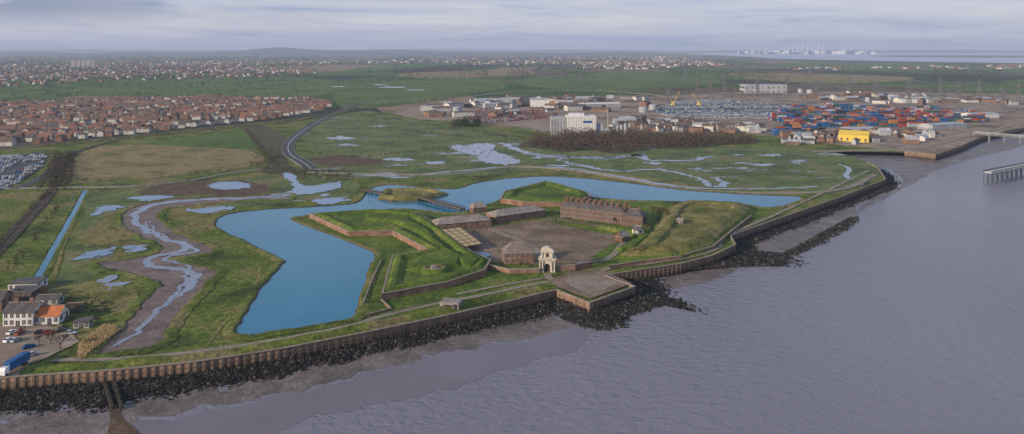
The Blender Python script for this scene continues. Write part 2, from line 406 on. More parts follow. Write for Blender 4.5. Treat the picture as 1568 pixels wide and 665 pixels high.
lowpoly('mud_foreshore',[(1020,425),(1060,410),(1110,408),(1130,412),(1085,432),(1040,440),(1022,436)],-4.93,FMUD)
lowpoly('mud_foreshore',[(1235,240),(1290,238),(1400,243),(1445,243),(1505,225),(1568,206),(1568,222),(1500,240),(1440,258),(1400,280),(1320,322),(1330,305),(1380,285),(1375,268),(1340,252)],-4.93,FMUD)
lowpoly('mud_foreshore',[(-300,700),(0,655),(0,628),(150,625),(300,598),(430,573),(560,543),(700,512),(790,492),(850,482),(880,496),(860,508),(790,520),(700,540),(560,573),(430,602),(330,622),(220,642),(180,690)],-4.97,FMUD,n=9,jit=3.2)
lowpoly('shallow_water',[(150,690),(220,648),(330,625),(430,605),(560,576),(700,543),(800,522),(880,502),(912,508),(870,532),(780,566),(660,600),(560,625),(450,650),(380,690)],-4.95,SHAL,n=9,jit=2.5)
sl=empty('sluice')
mb=MB()
for (u0,v0,u1,v1) in ((160,586,172,628),(175,586,186,628)):
    a=g(u0,v0,-3);b=g(u1,v1,-5);mb.beam((a.x,a.y,-3.4),(b.x,b.y,-4.2),1.2,0,.9)
    for t in (0,.25,.5,.75,1):
        q=a.lerp(b,t);mb.beam((q.x,q.y,-6),(q.x,q.y,-2.2-1.3*t),.4,0)
mb.obj('wing_walls',WOODD,sl)
lowpoly('outfall_channel',[(166,610),(182,610),(190,640),(215,668),(165,668),(172,640)],-4.86,DMUD,jit=.3)
# ------------------------------------------------------------------ fields and marsh overlays
poly('field',[(70,145),(180,131),(420,120),(520,124),(505,142),(420,152),(250,148)],.04,FIELDG,jit=4)
poly('field',[(528,128),(600,124),(740,120),(775,132),(715,146),(600,163),(540,165),(512,156)],.04,FIELDG,jit=4)
poly('field',[(800,122),(930,110),(1060,110),(1110,124),(1010,137),(900,140),(820,133)],.04,FIELDG,jit=4)
poly('field',[(0,140),(60,132),(70,142),(0,150)],.04,FIELDG,jit=2)
poly('field',[(380,106),(420,101),(520,102),(540,107),(440,111)],.04,FIELDT,jit=4)
poly('field',[(620,112),(760,108),(820,111),(760,118),(640,120)],.06,FIELDT,jit=4)
poly('field',[(1120,112),(1300,114),(1400,120),(1300,128),(1160,122)],.06,FIELDT,jit=4)
poly('field',[(1150,98),(1300,96),(1568,102),(1700,108),(1568,108),(1300,104)],.04,FIELDG,jit=4)
poly('industrial_yard',[(610,170),(700,155),(800,148),(1000,148),(1150,140),(1400,142),(1800,150),(1900,160),(1700,178),(1568,195),(1470,222),(1432,236),(1380,232),(1240,217),(1140,205),(1000,203),(860,205),(760,192),(640,182)],.08,WASTE,jit=6)
poly('field',[(120,236),(200,222),(330,206),(378,200),(395,228),(300,236),(200,240)],.13,FIELDG,jit=1)
poly('field',[(112,236),(200,222),(300,226),(385,232),(402,250),(300,266),(180,276),(105,276)],.18,FIELDT,jit=2)
poly('scrub_ground',[(372,198),(400,192),(440,212),(440,250),(470,262),(440,268),(400,262),(410,240)],.23,SCRUBG,jit=2)
poly('marsh',[(478,188),(560,176),(680,190),(800,212),(780,222),(680,224),(560,238),(476,232)],.10,MARSH,jit=2)
poly('marsh',[(470,238),(560,236),(690,222),(800,218),(1000,226),(1230,228),(1335,250),(1345,270),(1280,296),(1230,292),(1100,288),(960,272),(850,262),(700,272),(560,272),(480,264)],.14,MARSHW,jit=2)
poly('marsh',[(110,296),(240,288),(400,270),(440,262),(540,276),(540,300),(460,308),(330,320),(250,318),(150,420),(100,440),(90,420),(130,330)],.12,MARSH,jit=2)
poly('marsh_mud',[(215,292),(290,280),(370,278),(420,288),(400,298),(300,300),(230,302)],.18,DMUD,n=9,jit=5)
poly('marsh_mud',[(478,244),(520,238),(570,243),(590,250),(520,256),(482,252)],.2,DMUD,n=9,jit=5)
poly('rough_grass',[(150,340),(175,328),(188,350),(225,376),(190,392),(150,380),(120,372)],.19,ROUGH,n=9,jit=3)
poly('rough_grass',[(90,440),(150,430),(200,440),(215,455),(180,480),(120,455)],.19,ROUGH,n=9,jit=3)
poly('rough_grass',[(250,318),(330,316),(345,330),(330,350),(290,346)],.19,ROUGH,n=9,jit=3)
poly('rough_grass',[(820,262),(900,262),(1000,274),(1060,284),(1000,284),(900,272)],.26,ROUGH,n=9,jit=3)
# ------------------------------------------------------------------ water bodies inland
moat_px=[(331,342),(338,333),(380,324),(470,318),(540,313),(556,304),(566,290),(600,284),(655,289),(700,290),(730,281),(800,272),(870,272),(960,281),(1060,293),(1160,299),(1226,303),(1205,314),(1170,319),(1130,312),(1050,310),(980,308),(915,304),(885,293),(838,280),(775,296),(764,308),(724,320),(700,327),(640,322),(600,321),(556,327),(500,327),(462,332),(452,340),(568,386),(566,410),(548,470),(538,488),(455,504),(366,514),(372,488),(402,440),(431,408),(428,396),(340,354)]
def basin(name,px,z,mat,bank,jit,sc,low,n=4):
    P=cat([g(u,v) for u,v in px],True,n);jitter(P,jit,sc)
    for p in P:p.z=z
    if area(P)<0:P.reverse()
    flat(name,P,mat)
    sweep(bank,P,[(-.5,0),(.3,low*.7),(1.5,low),(5,.03)],[DMUD,GRASS],[0,1,1],closed=True,z0=z-.06,smooth=True,wob=.6)
basin('moat',moat_px,.36,MOAT,'moat_bank',.8,6,.7,5)
creek_px=[(440,298),(380,301),(300,304),(240,309),(198,322),(188,340),(196,352),(238,372),(246,384),(225,393),(185,400),(150,405),(165,412),(225,425),(245,436),(235,450),(205,482),(185,510),(152,542),(215,534),(240,528),(258,500),(290,462),(326,422),(318,412),(268,402),(262,396),(320,388),(318,378),(280,362),(250,345),(240,330),(262,318),(330,311),(400,306),(440,306)]
basin('creek_mud',creek_px,.30,MUD,'creek_bank',1.4,6,.5,7)
ribbon('creek_water',[(440,302),(380,304),(300,307),(240,314),(210,326),(208,342),(240,362),(285,378),(268,388),(225,398),(235,408),(285,416),(300,425),(285,445),(250,470),(225,495),(205,512),(180,530)],[3,5,7,6,4,4,5,4,4,4,5,3,2.5,2,2],.36,STREAM,n=12,jit=1.6)
ribbon('creek_water',[(222,340),(262,370),(300,384),(250,398),(290,412),(268,452),(240,480)],[1,2,3,2,2,1],.41,STREAM,n=12,jit=1.9)
def pool(px,mat=POOL,z=.3,jit=3.2): poly('pool',px,z,mat,n=14,jit=jit,sc=6)
pool([(434,267),(450,268),(462,284),(490,284),(522,279),(516,290),(480,297),(440,300),(412,300),(450,289)],z=.42,jit=1.8)
pool([(318,284),(350,279),(384,283),(372,290),(335,291)])
pool([(145,322),(165,316),(196,318),(170,324),(150,330)])
pool([(196,304),(240,300),(262,303),(225,308)],z=.25)
pool([(120,392),(150,384),(178,378),(170,388),(135,398)])
pool([(190,381),(208,375),(222,380),(205,386)])
pool([(290,322),(330,318),(360,319),(310,328)])
pool([(150,430),(170,426),(185,434),(170,442)],STREAM)
pool([(480,308),(520,303),(530,308),(500,314)])
dp=[g(u,v) for u,v in [(131,292),(108,335),(86,375),(62,418),(48,442)]]
ribbon('drainage_ditch',None,[3,3.4],.28,MOAT,pts=jitter(cat(dp,False,12),.35,5),jit=0)
for s in(-1,1): sweep('ditch_bank',jitter(cat(dp,False,8),.35,5),[(s*1.6,.12),(s*2.3,.4),(s*4.2,.06)],GRASS,z0=.1,wob=.7,smooth=True)
pool([(694,224),(750,220),(758,232),(792,244),(788,252),(745,250),(728,240),(700,232)],STREAM,.25,4.5)
ribbon('marsh_creek',[(772,220),(800,232),(850,240),(930,242),(975,238),(1000,246),(1060,246),(1082,240)],[8,10,14,7,12,5,6,9],.25,STREAM,n=14,jit=3.4)
ribbon('marsh_creek',[(850,244),(900,256),(950,262),(1010,260),(1050,268)],[2,6,4,5,3],.2,STREAM,n=14,jit=3.4)
ribbon('marsh_creek',[(540,270),(640,268),(700,262),(790,256),(870,258),(930,268),(1000,280),(1060,288),(1160,290),(1250,286)],[3,5,4,5,4,7,5,4,3],.3,STREAM,n=12,jit=2)
ribbon('marsh_creek',[(1020,262),(1070,274),(1090,286),(1112,282),(1090,272)],[2,5,7,3],.34,STREAM,n=12,jit=2)
ribbon('marsh_creek',[(1282,252),(1300,258),(1295,270),(1306,276)],[2,5,3],.25,STREAM,n=8,jit=1)
for (u,v,w,h) in [(520,212,20,2.5),(610,245,22,2.5),(1180,238,18,1.6),(1130,238,12,1.2),(660,250,12,2),(600,134,22,.8),(630,138,14,.7),(580,130,12,.5),(520,133,10,.6),(1000,250,16,2),(500,300,9,1.5)]:
    poly('pool',[(u-w,v),(u-w*.3,v-h),(u+w*.6,v-h*.7),(u+w,v+h*.2),(u+w*.3,v+h),(u-w*.5,v+h*.6)],.31,POOL if v<140 else STREAM,n=12,jit=4.5 if v>140 else 10,sc=8 if v>140 else 30)
FARW=water('distant_estuary_water',(.27,.30,.38),(.30,.33,.41),900,.3,0,.1,20)
poly('distant_river',[(1040,80.5),(1180,79.6),(1400,79.2),(1700,80),(1900,92),(1700,98),(1500,96),(1300,92.5),(1190,90),(1130,86)],.5,FARW,jit=0)
poly('distant_island',[(1330,86),(1420,84.6),(1568,85.4),(1800,87),(1568,88.4),(1420,88)],1.5,FIELDS,jit=20,sc=300)
# ------------------------------------------------------------------ roads, tracks
def road(name,px,w,lines=True,mat=ASPH,n=8):
    par=empty(name);pts=cat([g(u,v) for u,v in px],False,n)
    ribbon('carriageway',None,w,.45,mat,pts=pts,parent=par)
    for s in(-1,1): sweep('kerb',pts,[(s*w/2,.1),(s*w/2,.6),(s*(w/2+.4),.6),(s*(w/2+.4),.1)],CONC,parent=par,z0=0)
    if lines: ribbon('centre_line',None,.5,.5,WHITEP,pts=pts,parent=par)
road('road',[(560,157),(534,164),(520,172),(495,182),(470,197),(450,212),(441,225),(446,238),(462,248),(476,258)],13)
road('road',[(-100,296),(0,290),(90,288),(200,286),(290,277),(350,266),(400,260)],5,False,PATH)
road('road',[(470,264),(600,268),(700,266),(790,256),(880,262),(960,275),(1060,292),(1200,296),(1290,290),(1340,268)],4.5,False,PATH)
road('road',[(0,250),(40,248),(80,240),(90,250),(60,275),(20,290)],7,False,ASPH)
road('road',[(560,160),(700,150),(800,140),(930,140),(1040,150)],12,False,PATH)
road('road',[(1240,232),(1400,228),(1470,212),(1568,188)],7,False,PATH)
rl=empty('railway')
for du in (0,14):
    pts=cat([g(-60+du,430),g(0+du,372),g(40+du*.8,330),g(72+du*.6,296),g(110+du*.4,236),g(180,216)],False,6)
    ribbon('ballast',None,4,.4+du*.005,DMUD,pts=pts,parent=rl)
    for o in (-.75,.75): sweep('rail',pts,[(o-.08,.5),(o-.08,.65),(o+.08,.65),(o+.08,.5)],DARKM,parent=rl,z0=0)
sweep('railway_embankment',cat([g(u,v) for u,v in [(-60,236),(0,230),(60,224),(170,214),(300,200),(400,190),(500,178),(540,166)]],False,5),[(9,0),(4,2.6),(-4,2.6),(-9,0)],[FIELDT,SCRUBG],[0,1,0],z0=.05)
P=cat([g(u,v) for u,v in [(80,553),(180,551),(300,540),(430,521),(540,499),(580,487),(650,470),(740,453),(820,436),(870,428),(905,424)]],False,6)
ribbon('footpath',None,3.0,.42,PATH,pts=jitter(P,.25,6))
ribbon('footpath',[(905,424),(935,412),(1000,404),(1060,394),(1100,380),(1112,362),(1200,324),(1330,262)],3.0,.45,PATH)
ribbon('footpath',[(830,428),(760,440),(700,452)],2.2,.5,PATH)
ribbon('footpath',[(838,420),(842,428),(870,432)],4,.55,PATH)
ribbon('footpath',[(884,404),(930,398),(950,378),(962,362)],3.5,.6,PATH)
ribbon('worn_track',[(300,545),(340,500),(390,440),(400,410)],1.6,.13,ROUGH,jit=.6)
ribbon('worn_track',[(120,300),(112,340),(96,380),(80,430),(60,452)],2.0,.2,ROUGH,jit=.4)
sweep('grass_bank',cat([g(u,v) for u,v in [(40,566),(170,557),(300,545),(430,526),(560,500),(680,474),(790,449),(840,440)]],False,9),[(-2.2,.1),(-.8,1.1),(.8,1.1),(3.0,.1)],GRASS,z0=0,smooth=True,wob=.7)
poly('quay_paving',[(838,432),(870,418),(915,415),(934,420),(968,436),(903,460),(855,442)],.62,PARADE,sharp=True,n=5,jit=.25)
poly('quay_apron',[(868,430),(905,424),(930,432),(945,437),(905,450),(875,441)],.68,PATH,n=4,jit=.6)
poly('lawn',[(600,480),(700,452),(780,438),(850,424),(890,432),(870,440),(760,452),(650,478),(560,500)],.30,LAWN,jit=.6)
def fence(name,P,h,step,mat=WOODD,rails=2):
    mb=MB();L=sum((P[i+1]-P[i]).length for i in range(len(P)-1));Q=resample(P,max(2,int(L/step)))
    for i,p in enumerate(Q):
        mb.beam((p.x,p.y,p.z),(p.x,p.y,p.z+h),.12)
        if i:
            for r in range(rails):
                z=h*(r+1)/rails-.1;mb.beam((Q[i-1].x,Q[i-1].y,p.z+z),(p.x,p.y,p.z+z),.07)
    return mb.obj(name,mat)
fence('post_and_rail_fence',[g(u,v) for u,v in [(90,548),(200,540),(366,518),(455,508),(540,492)]],1.6,3,WOOD)
fence('post_and_rail_fence',[g(u,v) for u,v in [(552,490),(600,480),(700,456),(800,434)]],1.2,3,WOOD)
# ------------------------------------------------------------------ fort earthworks
poly('fort_berm',[(458,341),(500,328),(560,328),(640,324),(700,329),(770,308),(836,283),(900,302),(980,310),(1060,312),(1100,330),(1060,396),(930,402),(850,424),(700,454),(598,481),(552,486),(556,466),(574,400),(572,384)],.40,LAWN,sharp=True,n=4,jit=.4)
W1=[(474,335),(533,363),(601,362),(654,391),(600,402),(584,462),(684,443),(742,424),(752,408),(722,394),(698,374),(664,348),(640,334),(575,328)]
mound('west_bastion_rampart',W1,[(0,.1,0),(.2,3.2,0),(-.1,3.25,1),(-.1,3.6,1),(.9,3.6,1),(1.0,3.3,2),(3.4,4.5,2),(5.2,4.5,2),(7.5,3.1,2)],[BRICK,CAPM,LAWN],2,n=5)
mound('inner_rampart',[(560,336),(620,340),(660,362),(676,386),(712,402),(705,418),(640,428),(620,424),(640,404),(672,394),(640,366),(600,348),(556,346)],[(0,3.0,0),(2.6,4.8,0),(4,4.8,0)],[LAWN],0,n=4,jit=.3,lump=.3)
c=g(665,424)
mb=MB();gp=empty('gun_emplacement')
pts=[Vector((c.x+8*math.cos(a*math.pi/10),c.y+7*math.sin(a*math.pi/10),0)) for a in range(20)]
o=mound('mound',None,[(0,3.0,0),(2.2,4.9,0),(3.2,5.0,1),(3.8,4.3,1)],[LAWN,ROUGH,PATH],2,pts=pts);o.parent=gp
mb.box((c.x,c.y,4.2),(3.2,2.0,1.6),0,.3,.8);mb.cyl((c.x,c.y+2,5.4),.3,-3.5,0,8,.22,'y');mb.obj('gun_platform',PALEROOF,gp)
mound('traverse_mound',[(700,404),(722,400),(738,410),(722,420),(704,416)],[(0,3.0,0),(2,4.9,0)],[LAWN],0,n=3,smooth=True)
mound('northeast_bastion_rampart',[(766,312),(773,300),(836,284),(898,301),(905,308),(880,318),(848,318),(800,317)],[(0,.1,0),(.2,3.6,0),(-.1,3.65,1),(-.1,4,1),(1,4,1),(1.2,3.5,2),(4,4.8,2),(7,4.8,2),(10,3,2)],[BRICK,CAPM,LAWN],2,n=2)
SEB=[(950,402),(1042,398),(1092,384),(1112,366),(1150,334),(1156,320),(1110,314),(1045,312),(1012,326),(998,350),(970,378),(944,392)]
mound('southeast_bastion_rampart',SEB,[(0,.1,1),(1.5,.9,1),(4,2.4,1),(8,4.2,0),(11,4.9,0),(13.5,4.9,0),(15.5,3.6,0)],[ROUGH,LAWN],0,n=8,smooth=True,jit=.5,lump=.7)
mound('curtain_rampart',[(905,352),(960,352),(1000,348),(1005,362),(975,386),(950,392),(940,384),(972,368),(960,360)],[(0,.1,0),(3,2.6,0)],[LAWN],0,n=3,jit=.3)
mound('ravelin',[(578,306),(586,294),(620,292),(655,293),(688,299),(660,306),(640,309),(600,310)],[(0,.1,0),(.4,1.1,0),(3.5,3.2,1),(6,3.2,1),(8,2.0,1)],[DMUD,ROUGH],1,n=4,jit=.6,lump=.8)
poly('parade_ground',[(706,357),(760,348),(838,336),(858,336),(930,348),(965,354),(968,364),(948,372),(928,386),(905,400),(850,406),(770,404),(742,397),(712,378)],.50,PARADE,n=8,jit=1.1,sc=6)
ribbon('worn_track',[(750,352),(800,372),(838,400),(842,418)],4,.56,PATH,n=8,jit=.5)
poly('lawn',[(712,384),(742,398),(772,407),(765,412),(735,408)],.62,LAWN,jit=.4)
poly('lawn',[(838,340),(862,340),(930,352),(950,362),(920,358),(860,346)],.62,LAWN,jit=.8)
poly('lawn',[(905,396),(930,380),(950,372),(955,378),(935,396)],.62,LAWN,jit=.6)
poly('pool',[(714,390),(738,388),(750,392),(738,397),(722,396)],.70,POOL,jit=.5)
pf=empty('timber_platform')
poly('deck',[(672,362),(704,358),(738,384),(712,389)],3.9,PLANK,sharp=True,n=2,jit=0,parent=pf)
a,b,c_,d=[g(u,v) for u,v in [(672,362),(704,358),(738,384),(712,389)]]
mb=MB()
for i in range(7):
    t=i/6;p=a.lerp(d,t);q=b.lerp(c_,t);mb.beam((p.x,p.y,4),(q.x,q.y,4),.3)
for i in range(4):
    t=i/3;p=a.lerp(b,t);q=d.lerp(c_,t);mb.beam((p.x,p.y,4.02),(q.x,q.y,4.02),.3)
mb.obj('joists',WOOD,pf)
def wall(name,px,h,th,mat=BRICK,z=0,base=.1):
    pts=lin([g(u,v) for u,v in px],False,2);par=empty(name)
    sweep('brickwork',pts,[(th/2,base),(th/2,h),(-th/2,h),(-th/2,base)],mat,parent=par,z0=0)
    sweep('coping',pts,[(th/2+.12,h),(th/2+.12,h+.3),(-th/2-.12,h+.3),(-th/2-.12,h),(th/2+.12,h)],CAPM,parent=par,z0=0)
wall('brick_wall',[(851,417),(880,415),(905,410)],3.2,1.4)
wall('brick_wall',[(826,419),(780,420),(744,412)],2.4,1.2)
wall('brick_wall',[(584,462),(598,476),(560,486)],1.0,.5)
wall('brick_wall',[(935,413),(990,404),(1042,398)],2.0,.8)
wall('brick_wall',[(1046,396),(1092,382),(1110,366),(1150,334)],1.8,.8)
wall('retaining_wall',[(556,468),(570,430),(584,401)],.9,.5,CONC)
# ------------------------------------------------------------------ buildings
def building(name,A,B,depth,hw,hr,roof='hip',wm=BRICK,rm=SLATE,rows=1,cols=6,ch=0,z0=.1,door=True,win=(1.0,1.5),chm=BRICK,sill=1.3):
    par=empty(name);A=Vector((A.x,A.y,z0));B=Vector((B.x,B.y,z0));L=(B-A).length
    ang=math.atan2(B.y-A.y,B.x-A.x);T=Matrix.Translation(A)@Matrix.Rotation(ang,4,'Z')
    w=MB();w.T=T;w.box((L/2,depth/2,0),(L,depth,hw),0)
    if roof=='gable':
        for xx in (.01,L-.01): w.add([(xx,0,hw),(xx,depth,hw),(xx,depth/2,hw+hr-.1)],[(0,1,2)],0)
    w.obj('walls',wm,par)
    r=MB();r.T=T;o=.4
    if roof=='flat':
        r.box((L/2,depth/2,hw),(L+.5,depth+.5,.5),0)
    else:
        hp=min(depth*.5,L*.3)+o if roof=='hip' else 0.001
        v=[(-o,-o,hw),(L+o,-o,hw),(L+o,depth+o,hw),(-o,depth+o,hw),(-o+hp,depth/2,hw+hr),(L+o-hp,depth/2,hw+hr)]
        r.add(v,[(0,1,5,4),(2,3,4,5)]+([(3,0,4),(1,2,5)] if roof=='hip' else []),0)
        r.box((L/2,depth/2,hw-.25),(L+.5,depth+.5,.23),1)
        r.beam((-o+hp,depth/2,hw+hr+.05),(L+o-hp,depth/2,hw+hr+.05),.35,1)
    r.obj('roof',[rm,CAPM],par)
    f=MB();f.T=T;gl=MB();gl.T=T;sh=hw/rows
    for face in ('f','l','r'):
        LL=L if face=='f' else depth;nc=cols if face=='f' else max(1,int(depth/4))
        for i in range(nc):
            for j in range(rows):
                x=LL*(i+.5)/nc;z=j*sh+min(sill,sh*.35);ww,hh=win[0],min(win[1],sh*.6)
                if door and face=='f' and j==0 and i%6==cols//2%6: z=.05;hh=min(2.4,sh*.8);ww=1.3
                if face=='f': cs=((x,-.04),(ww+.35,.08)),((x,-.07),(ww,.08))
                elif face=='l': cs=((-.04,x),(.08,ww+.35)),((-.07,x),(.08,ww))
                else: cs=((L+.04,x),(.08,ww+.35)),((L+.07,x),(.08,ww))
                f.box((cs[0][0][0],cs[0][0][1],z-.17),(cs[0][1][0],cs[0][1][1],hh+.34),0)
                gl.box((cs[1][0][0],cs[1][0][1],z),(cs[1][1][0],cs[1][1][1],hh),0)
                if face=='f': gl.box((x,-.115,z+hh*.5-.04),(ww,.02,.08),1); gl.box((x,-.128,z),(.08,.02,hh),1)
    f.obj('window_frames',CAPM,par);gl.obj('windows',[GLASS,WHITE],par)
    if ch:
        c=MB();c.T=T
        for i in range(ch):
            x=L*(i+.5)/ch
            for y in ((depth*.5,) if ch<6 else (depth*.36,depth*.64)):
                c.box((x,y,hw+hr*.3),(1.5,.9,hr*.7+1.4),0);c.box((x,y,hw+hr+1.4),(1.7,1.1,.22),0)
                for k in(-.4,.4):c.cyl((x+k,y,hw+hr+1.62),.16,.4,1,6)
        c.obj('chimneys',[chm,CAPM],par)
    return par
building('brick_storehouse',g(669,357),g(752,349),13,5.0,3.0,'hip',BRICK,PALEROOF,1,9)
building('brick_storehouse',g(759,344),g(836,333),13,5.0,3.0,'hip',BRICK,PALEROOF,1,9)
building('brick_guardhouse',g(724,328),g(746,326),8,4,3.2,'hip',BRICK,PALEROOF,1,3)
building('officers_barracks',g(858,334),g(957,346),12,8.2,3.6,'hip',BRICKD,SLATE,3,24,ch=11,win=(1.0,1.5),chm=BRICKD)
building('brick_house',g(953,347),g(984,350),13,7.0,3.6,'hip',BRICKD,SLATE,2,6,ch=2,chm=BRICKD)
building('chapel_building',g(772,407),g(818,405),10,5.6,5.2,'hip',BRICK,SLATEB,2,6,win=(1.1,1.6),z0=.6)
building('stone_hut',g(953,373),g(964,370),6,3,2.5,'gable',BRICKD,PALEROOF,1,2,z0=.6)
building('stone_hut',g(968,363),g(976,366),5,2.4,2.0,'gable',CREAM,SLATE,1,1,z0=2.6)
building('stone_hut',g(1036,350),g(1046,351),4,2.4,.8,'flat',CONC,CONC,1,2,z0=3.4)
pb=MB();c=g(691,470);pb.T=Matrix.Translation((c.x,c.y,.3))@Matrix.Rotation(-.25,4,'Z')
pb.box((0,0,0),(9,6,2.2),0,0,.95);pb.box((0,0,2.2),(9.4,6.4,.4),1,0,.9);pb.box((0,-3,.9),(5,.4,.6),2);pb.box((3,-2.9,0),(1.2,.4,1.9),2)
pb.obj('pillbox_shelter',[CONC,PALEROOF,DARKP])
# water gate
wg=empty('water_gate');c=g(838,418);T=Matrix.Translation((c.x,c.y,.1))@Matrix.Rotation(-.12,4,'Z')
mb=MB();mb.T=T
arc=[(-1.5,3.2)]+[(-1.5*math.cos(a*math.pi/8),3.2+1.5*math.sin(a*math.pi/8)) for a in range(1,8)]+[(1.5,3.2)]
mb.extr([(-4.2,0),(-1.5,0)]+arc+[(1.5,0),(4.2,0),(4.2,6.6),(-4.2,6.6)],0,3.4,0)
for x in (-3.7,-2.3,2.3,3.7):
    mb.box((x,-.45,0),(.95,.9,.9),0);mb.cyl((x,-.45,.9),.36,4.7,0,10,.31);mb.box((x,-.45,5.6),(.9,.85,.4),0)
mb.box((0,1.3,6.6),(9.2,4.6,.5),0);mb.box((0,1.3,7.1),(8.7,4.2,.35),0)
mb.box((0,1.7,7.45),(6.0,3,3.0),0)
for x in(-2.6,2.6): mb.cyl((x,-.05,7.45),.3,2.7,0,8);mb.box((x,-.05,10.15),(.75,.7,.3),0)
for s in(-1,1):
    pr=[(s*3.0,7.45),(s*4.3,7.45)]+[(s*(4.3-1.3*t),7.45+2.6*t**2.2) for t in(.2,.4,.6,.8,1)]
    mb.extr(pr,.7,2.4,0)
mb.box((0,1.5,10.45),(6.8,4.0,.35),0)
mb.extr([(3.3*math.cos(a*math.pi/12),10.8+2.1*math.sin(a*math.pi/12)) for a in range(0,13)],-.3,3.2,0)
mb.cyl((0,1.4,12.8),.35,.9,0,8,.1)
mb.obj('stonework',STONE,wg)
mb=MB();mb.T=T;mb.extr([(-1.45,.02)]+arc+[(1.45,.02)],1.0,1.3,0)
mb.extr([(-.8,8.0),(.8,8.0)]+[(.8*math.cos(a*math.pi/6),9.2+.8*math.sin(a*math.pi/6)) for a in range(0,7)],.12,.18,0)  # upper niche: flat dark panel, the hollow's shade put into its colour
mb.obj('doors_and_dark_niche',WOODD,wg)
mb=MB();mb.T=T
for s in (-1,1): mb.box((s*3.0,-.12,2.0),(.6,.2,1.4),0)  # side niches: raised blocks whose dark colour stands for recess shade
mb.obj('dark_niche_blocks',SLATE,wg)
def tbridge(name,A,B,w,z,step=5,zb=-2,mat=WOODD,dm=WOOD,rail=1.2,wr=.16):
    par=empty(name);L=(B-A).length;ang=math.atan2(B.y-A.y,B.x-A.x);T=Matrix.Translation((A.x,A.y,0))@Matrix.Rotation(ang,4,'Z')
    d=MB();d.T=T;d.box((L/2,0,z-.35),(L,w,.35),0);d.obj('deck',dm,par)
    r=MB();r.T=T;n=max(2,int(L/step))
    for s in(-1,1):
        y=s*(w/2+.05)
        for k in(.5,1.0):r.beam((0,y,z+rail*k),(L,y,z+rail*k),wr)
        for i in range(n*2+1):x=L*i/(n*2);r.beam((x,y,z-.3),(x,y,z+rail),wr)
    r.obj('railings',mat,par)
    p=MB();p.T=T
    for i in range(n+1):
        x=L*i/n
        for s in(-1,0,1):p.beam((x,s*w*.42,zb),(x,s*w*.42,z-.35),.4)
        p.beam((x,-w*.5,z-.55),(x,w*.5,z-.55),.4);p.beam((x,-w*.42,zb+1),(x,w*.42,z-.6),.22);p.beam((x,w*.42,zb+1),(x,-w*.42,z-.6),.22)
    p.obj('piles',mat,par);return par
tbridge('timber_bridge',g(636,306),g(708,326),4.5,3.0,5)
tbridge('timber_bridge',g(556,294),g(592,301),3.5,1.8,5)
fr=MB();a=g(568,298)
for s in(-1.6,1.6):fr.beam((a.x+s,a.y,1.6),(a.x+s,a.y,7),.3)
fr.beam((a.x-2,a.y,7),(a.x+2,a.y,7),.3);fr.beam((a.x-1.6,a.y-3,6.6),(a.x-1.6,a.y+3,7.4),.25);fr.beam((a.x+1.6,a.y-3,6.6),(a.x+1.6,a.y+3,7.4),.25);fr.obj('drawbridge_frame',WOOD)
tbridge('jetty',g(1512,284,-5),g(1640,256,-5),7,6.2,9,-7,DARKP,WHITE,1.6,.4)
tbridge('river_footbridge',g(1492,209),g(1640,228,-5),6,3.5,16,-7,METAL,CONC,3.0,.35)
# ------------------------------------------------------------------ bottom left hamlet
poly('car_park',[(-120,600),(-120,505),(0,500),(60,497),(112,506),(120,524),(80,546),(44,560),(30,576)],.3,WASTE,sharp=True,n=3,jit=.5)
building('pub_building',g(4,501),g(50,500),9,5.6,3.0,'gable',WHITE,SLATE,2,5,ch=2)
building('pub_building',g(51,498),g(90,497),8,3.4,3.2,'gable',WHITE,ORANGE,1,4)
building('brick_house',g(-40,480),g(2,478),9,5,3,'gable',BRICK,SLATE,2,4,ch=1)
building('flat_roofed_house',g(8,462),g(48,461),10,3.4,1,'flat',BRICKD,SLATE,1,5)
building('flat_roofed_house',g(12,447),g(56,446),9,3.4,1,'flat',WHITE,SLATE,1,5)
building('garden_shed',g(52,469),g(88,468),6,2.8,1.2,'gable',METAL,SLATE,1,3)
building('garden_shed',g(112,504),g(136,503),4,2.4,1.0,'flat',METAL,SLATE,1,3)
building('garden_shed',g(100,479),g(124,478),4,2.4,1.0,'gable',WOOD,WOODD,1,3)
for (u,v,w) in [(132,478,14),(152,477,14),(130,490,18),(100,490,12),(86,505,9),(150,466,12)]:
    m_=MB();c=g(u,v);m_.box((c.x,c.y,.1),(w/3.5,1.6,.9),0);m_.box((c.x,c.y,1.0),(w/3.5-.5,1.1,.15),1);m_.box((c.x,c.y+2.2,.1),(w/3.5,1.6,.8),0);m_.box((c.x,c.y+2.2,.9),(w/3.5-.5,1.1,.15),1);m_.obj('raised_planter',[WOOD,ROUGH])
def car(name,x,y,ang,mat,z=.34):
    par=empty(name);T=Matrix.Translation((x,y,z))@Matrix.Rotation(ang,4,'Z')
    b=MB();b.T=T
    b.extr([(-2.1,.3),(2.1,.3),(2.15,.7),(1.9,.92),(.95,1.0),(-1.9,1.05),(-2.15,.8)],-.85,.85,0);b.obj('body',mat,par)
    b=MB();b.T=T;b.extr([(-1.75,1.05),(.95,1.0),(.3,1.46),(-1.3,1.48)],-.74,.74,0);b.obj('cabin_glass',GLASS,par)
    b=MB();b.T=T;b.box((-.5,0,1.475),(1.5,1.4,.05),0);b.obj('roof',mat,par)
    b=MB();b.T=T
    for xx in(-1.35,1.35):
        for yy in(-.95,.75):b.cyl((xx,yy,.33),.33,.2,0,10,None,'y')
    b.obj('wheels',TYRE,par)
cm=[WHITEP,SILVER,DARKP,REDP,BLUE,SILVER]
for i,(u,v,a) in enumerate([(14,524,1.4),(24,524,1.5),(62,512,.3),(75,512,.3),(44,534,.9),(108,513,.2),(18,512,1.5),(50,546,.6),(96,509,.3),(30,513,1.5)]):
    c=g(u,v);car('parked_car',c.x,c.y,a,cm[i%6])
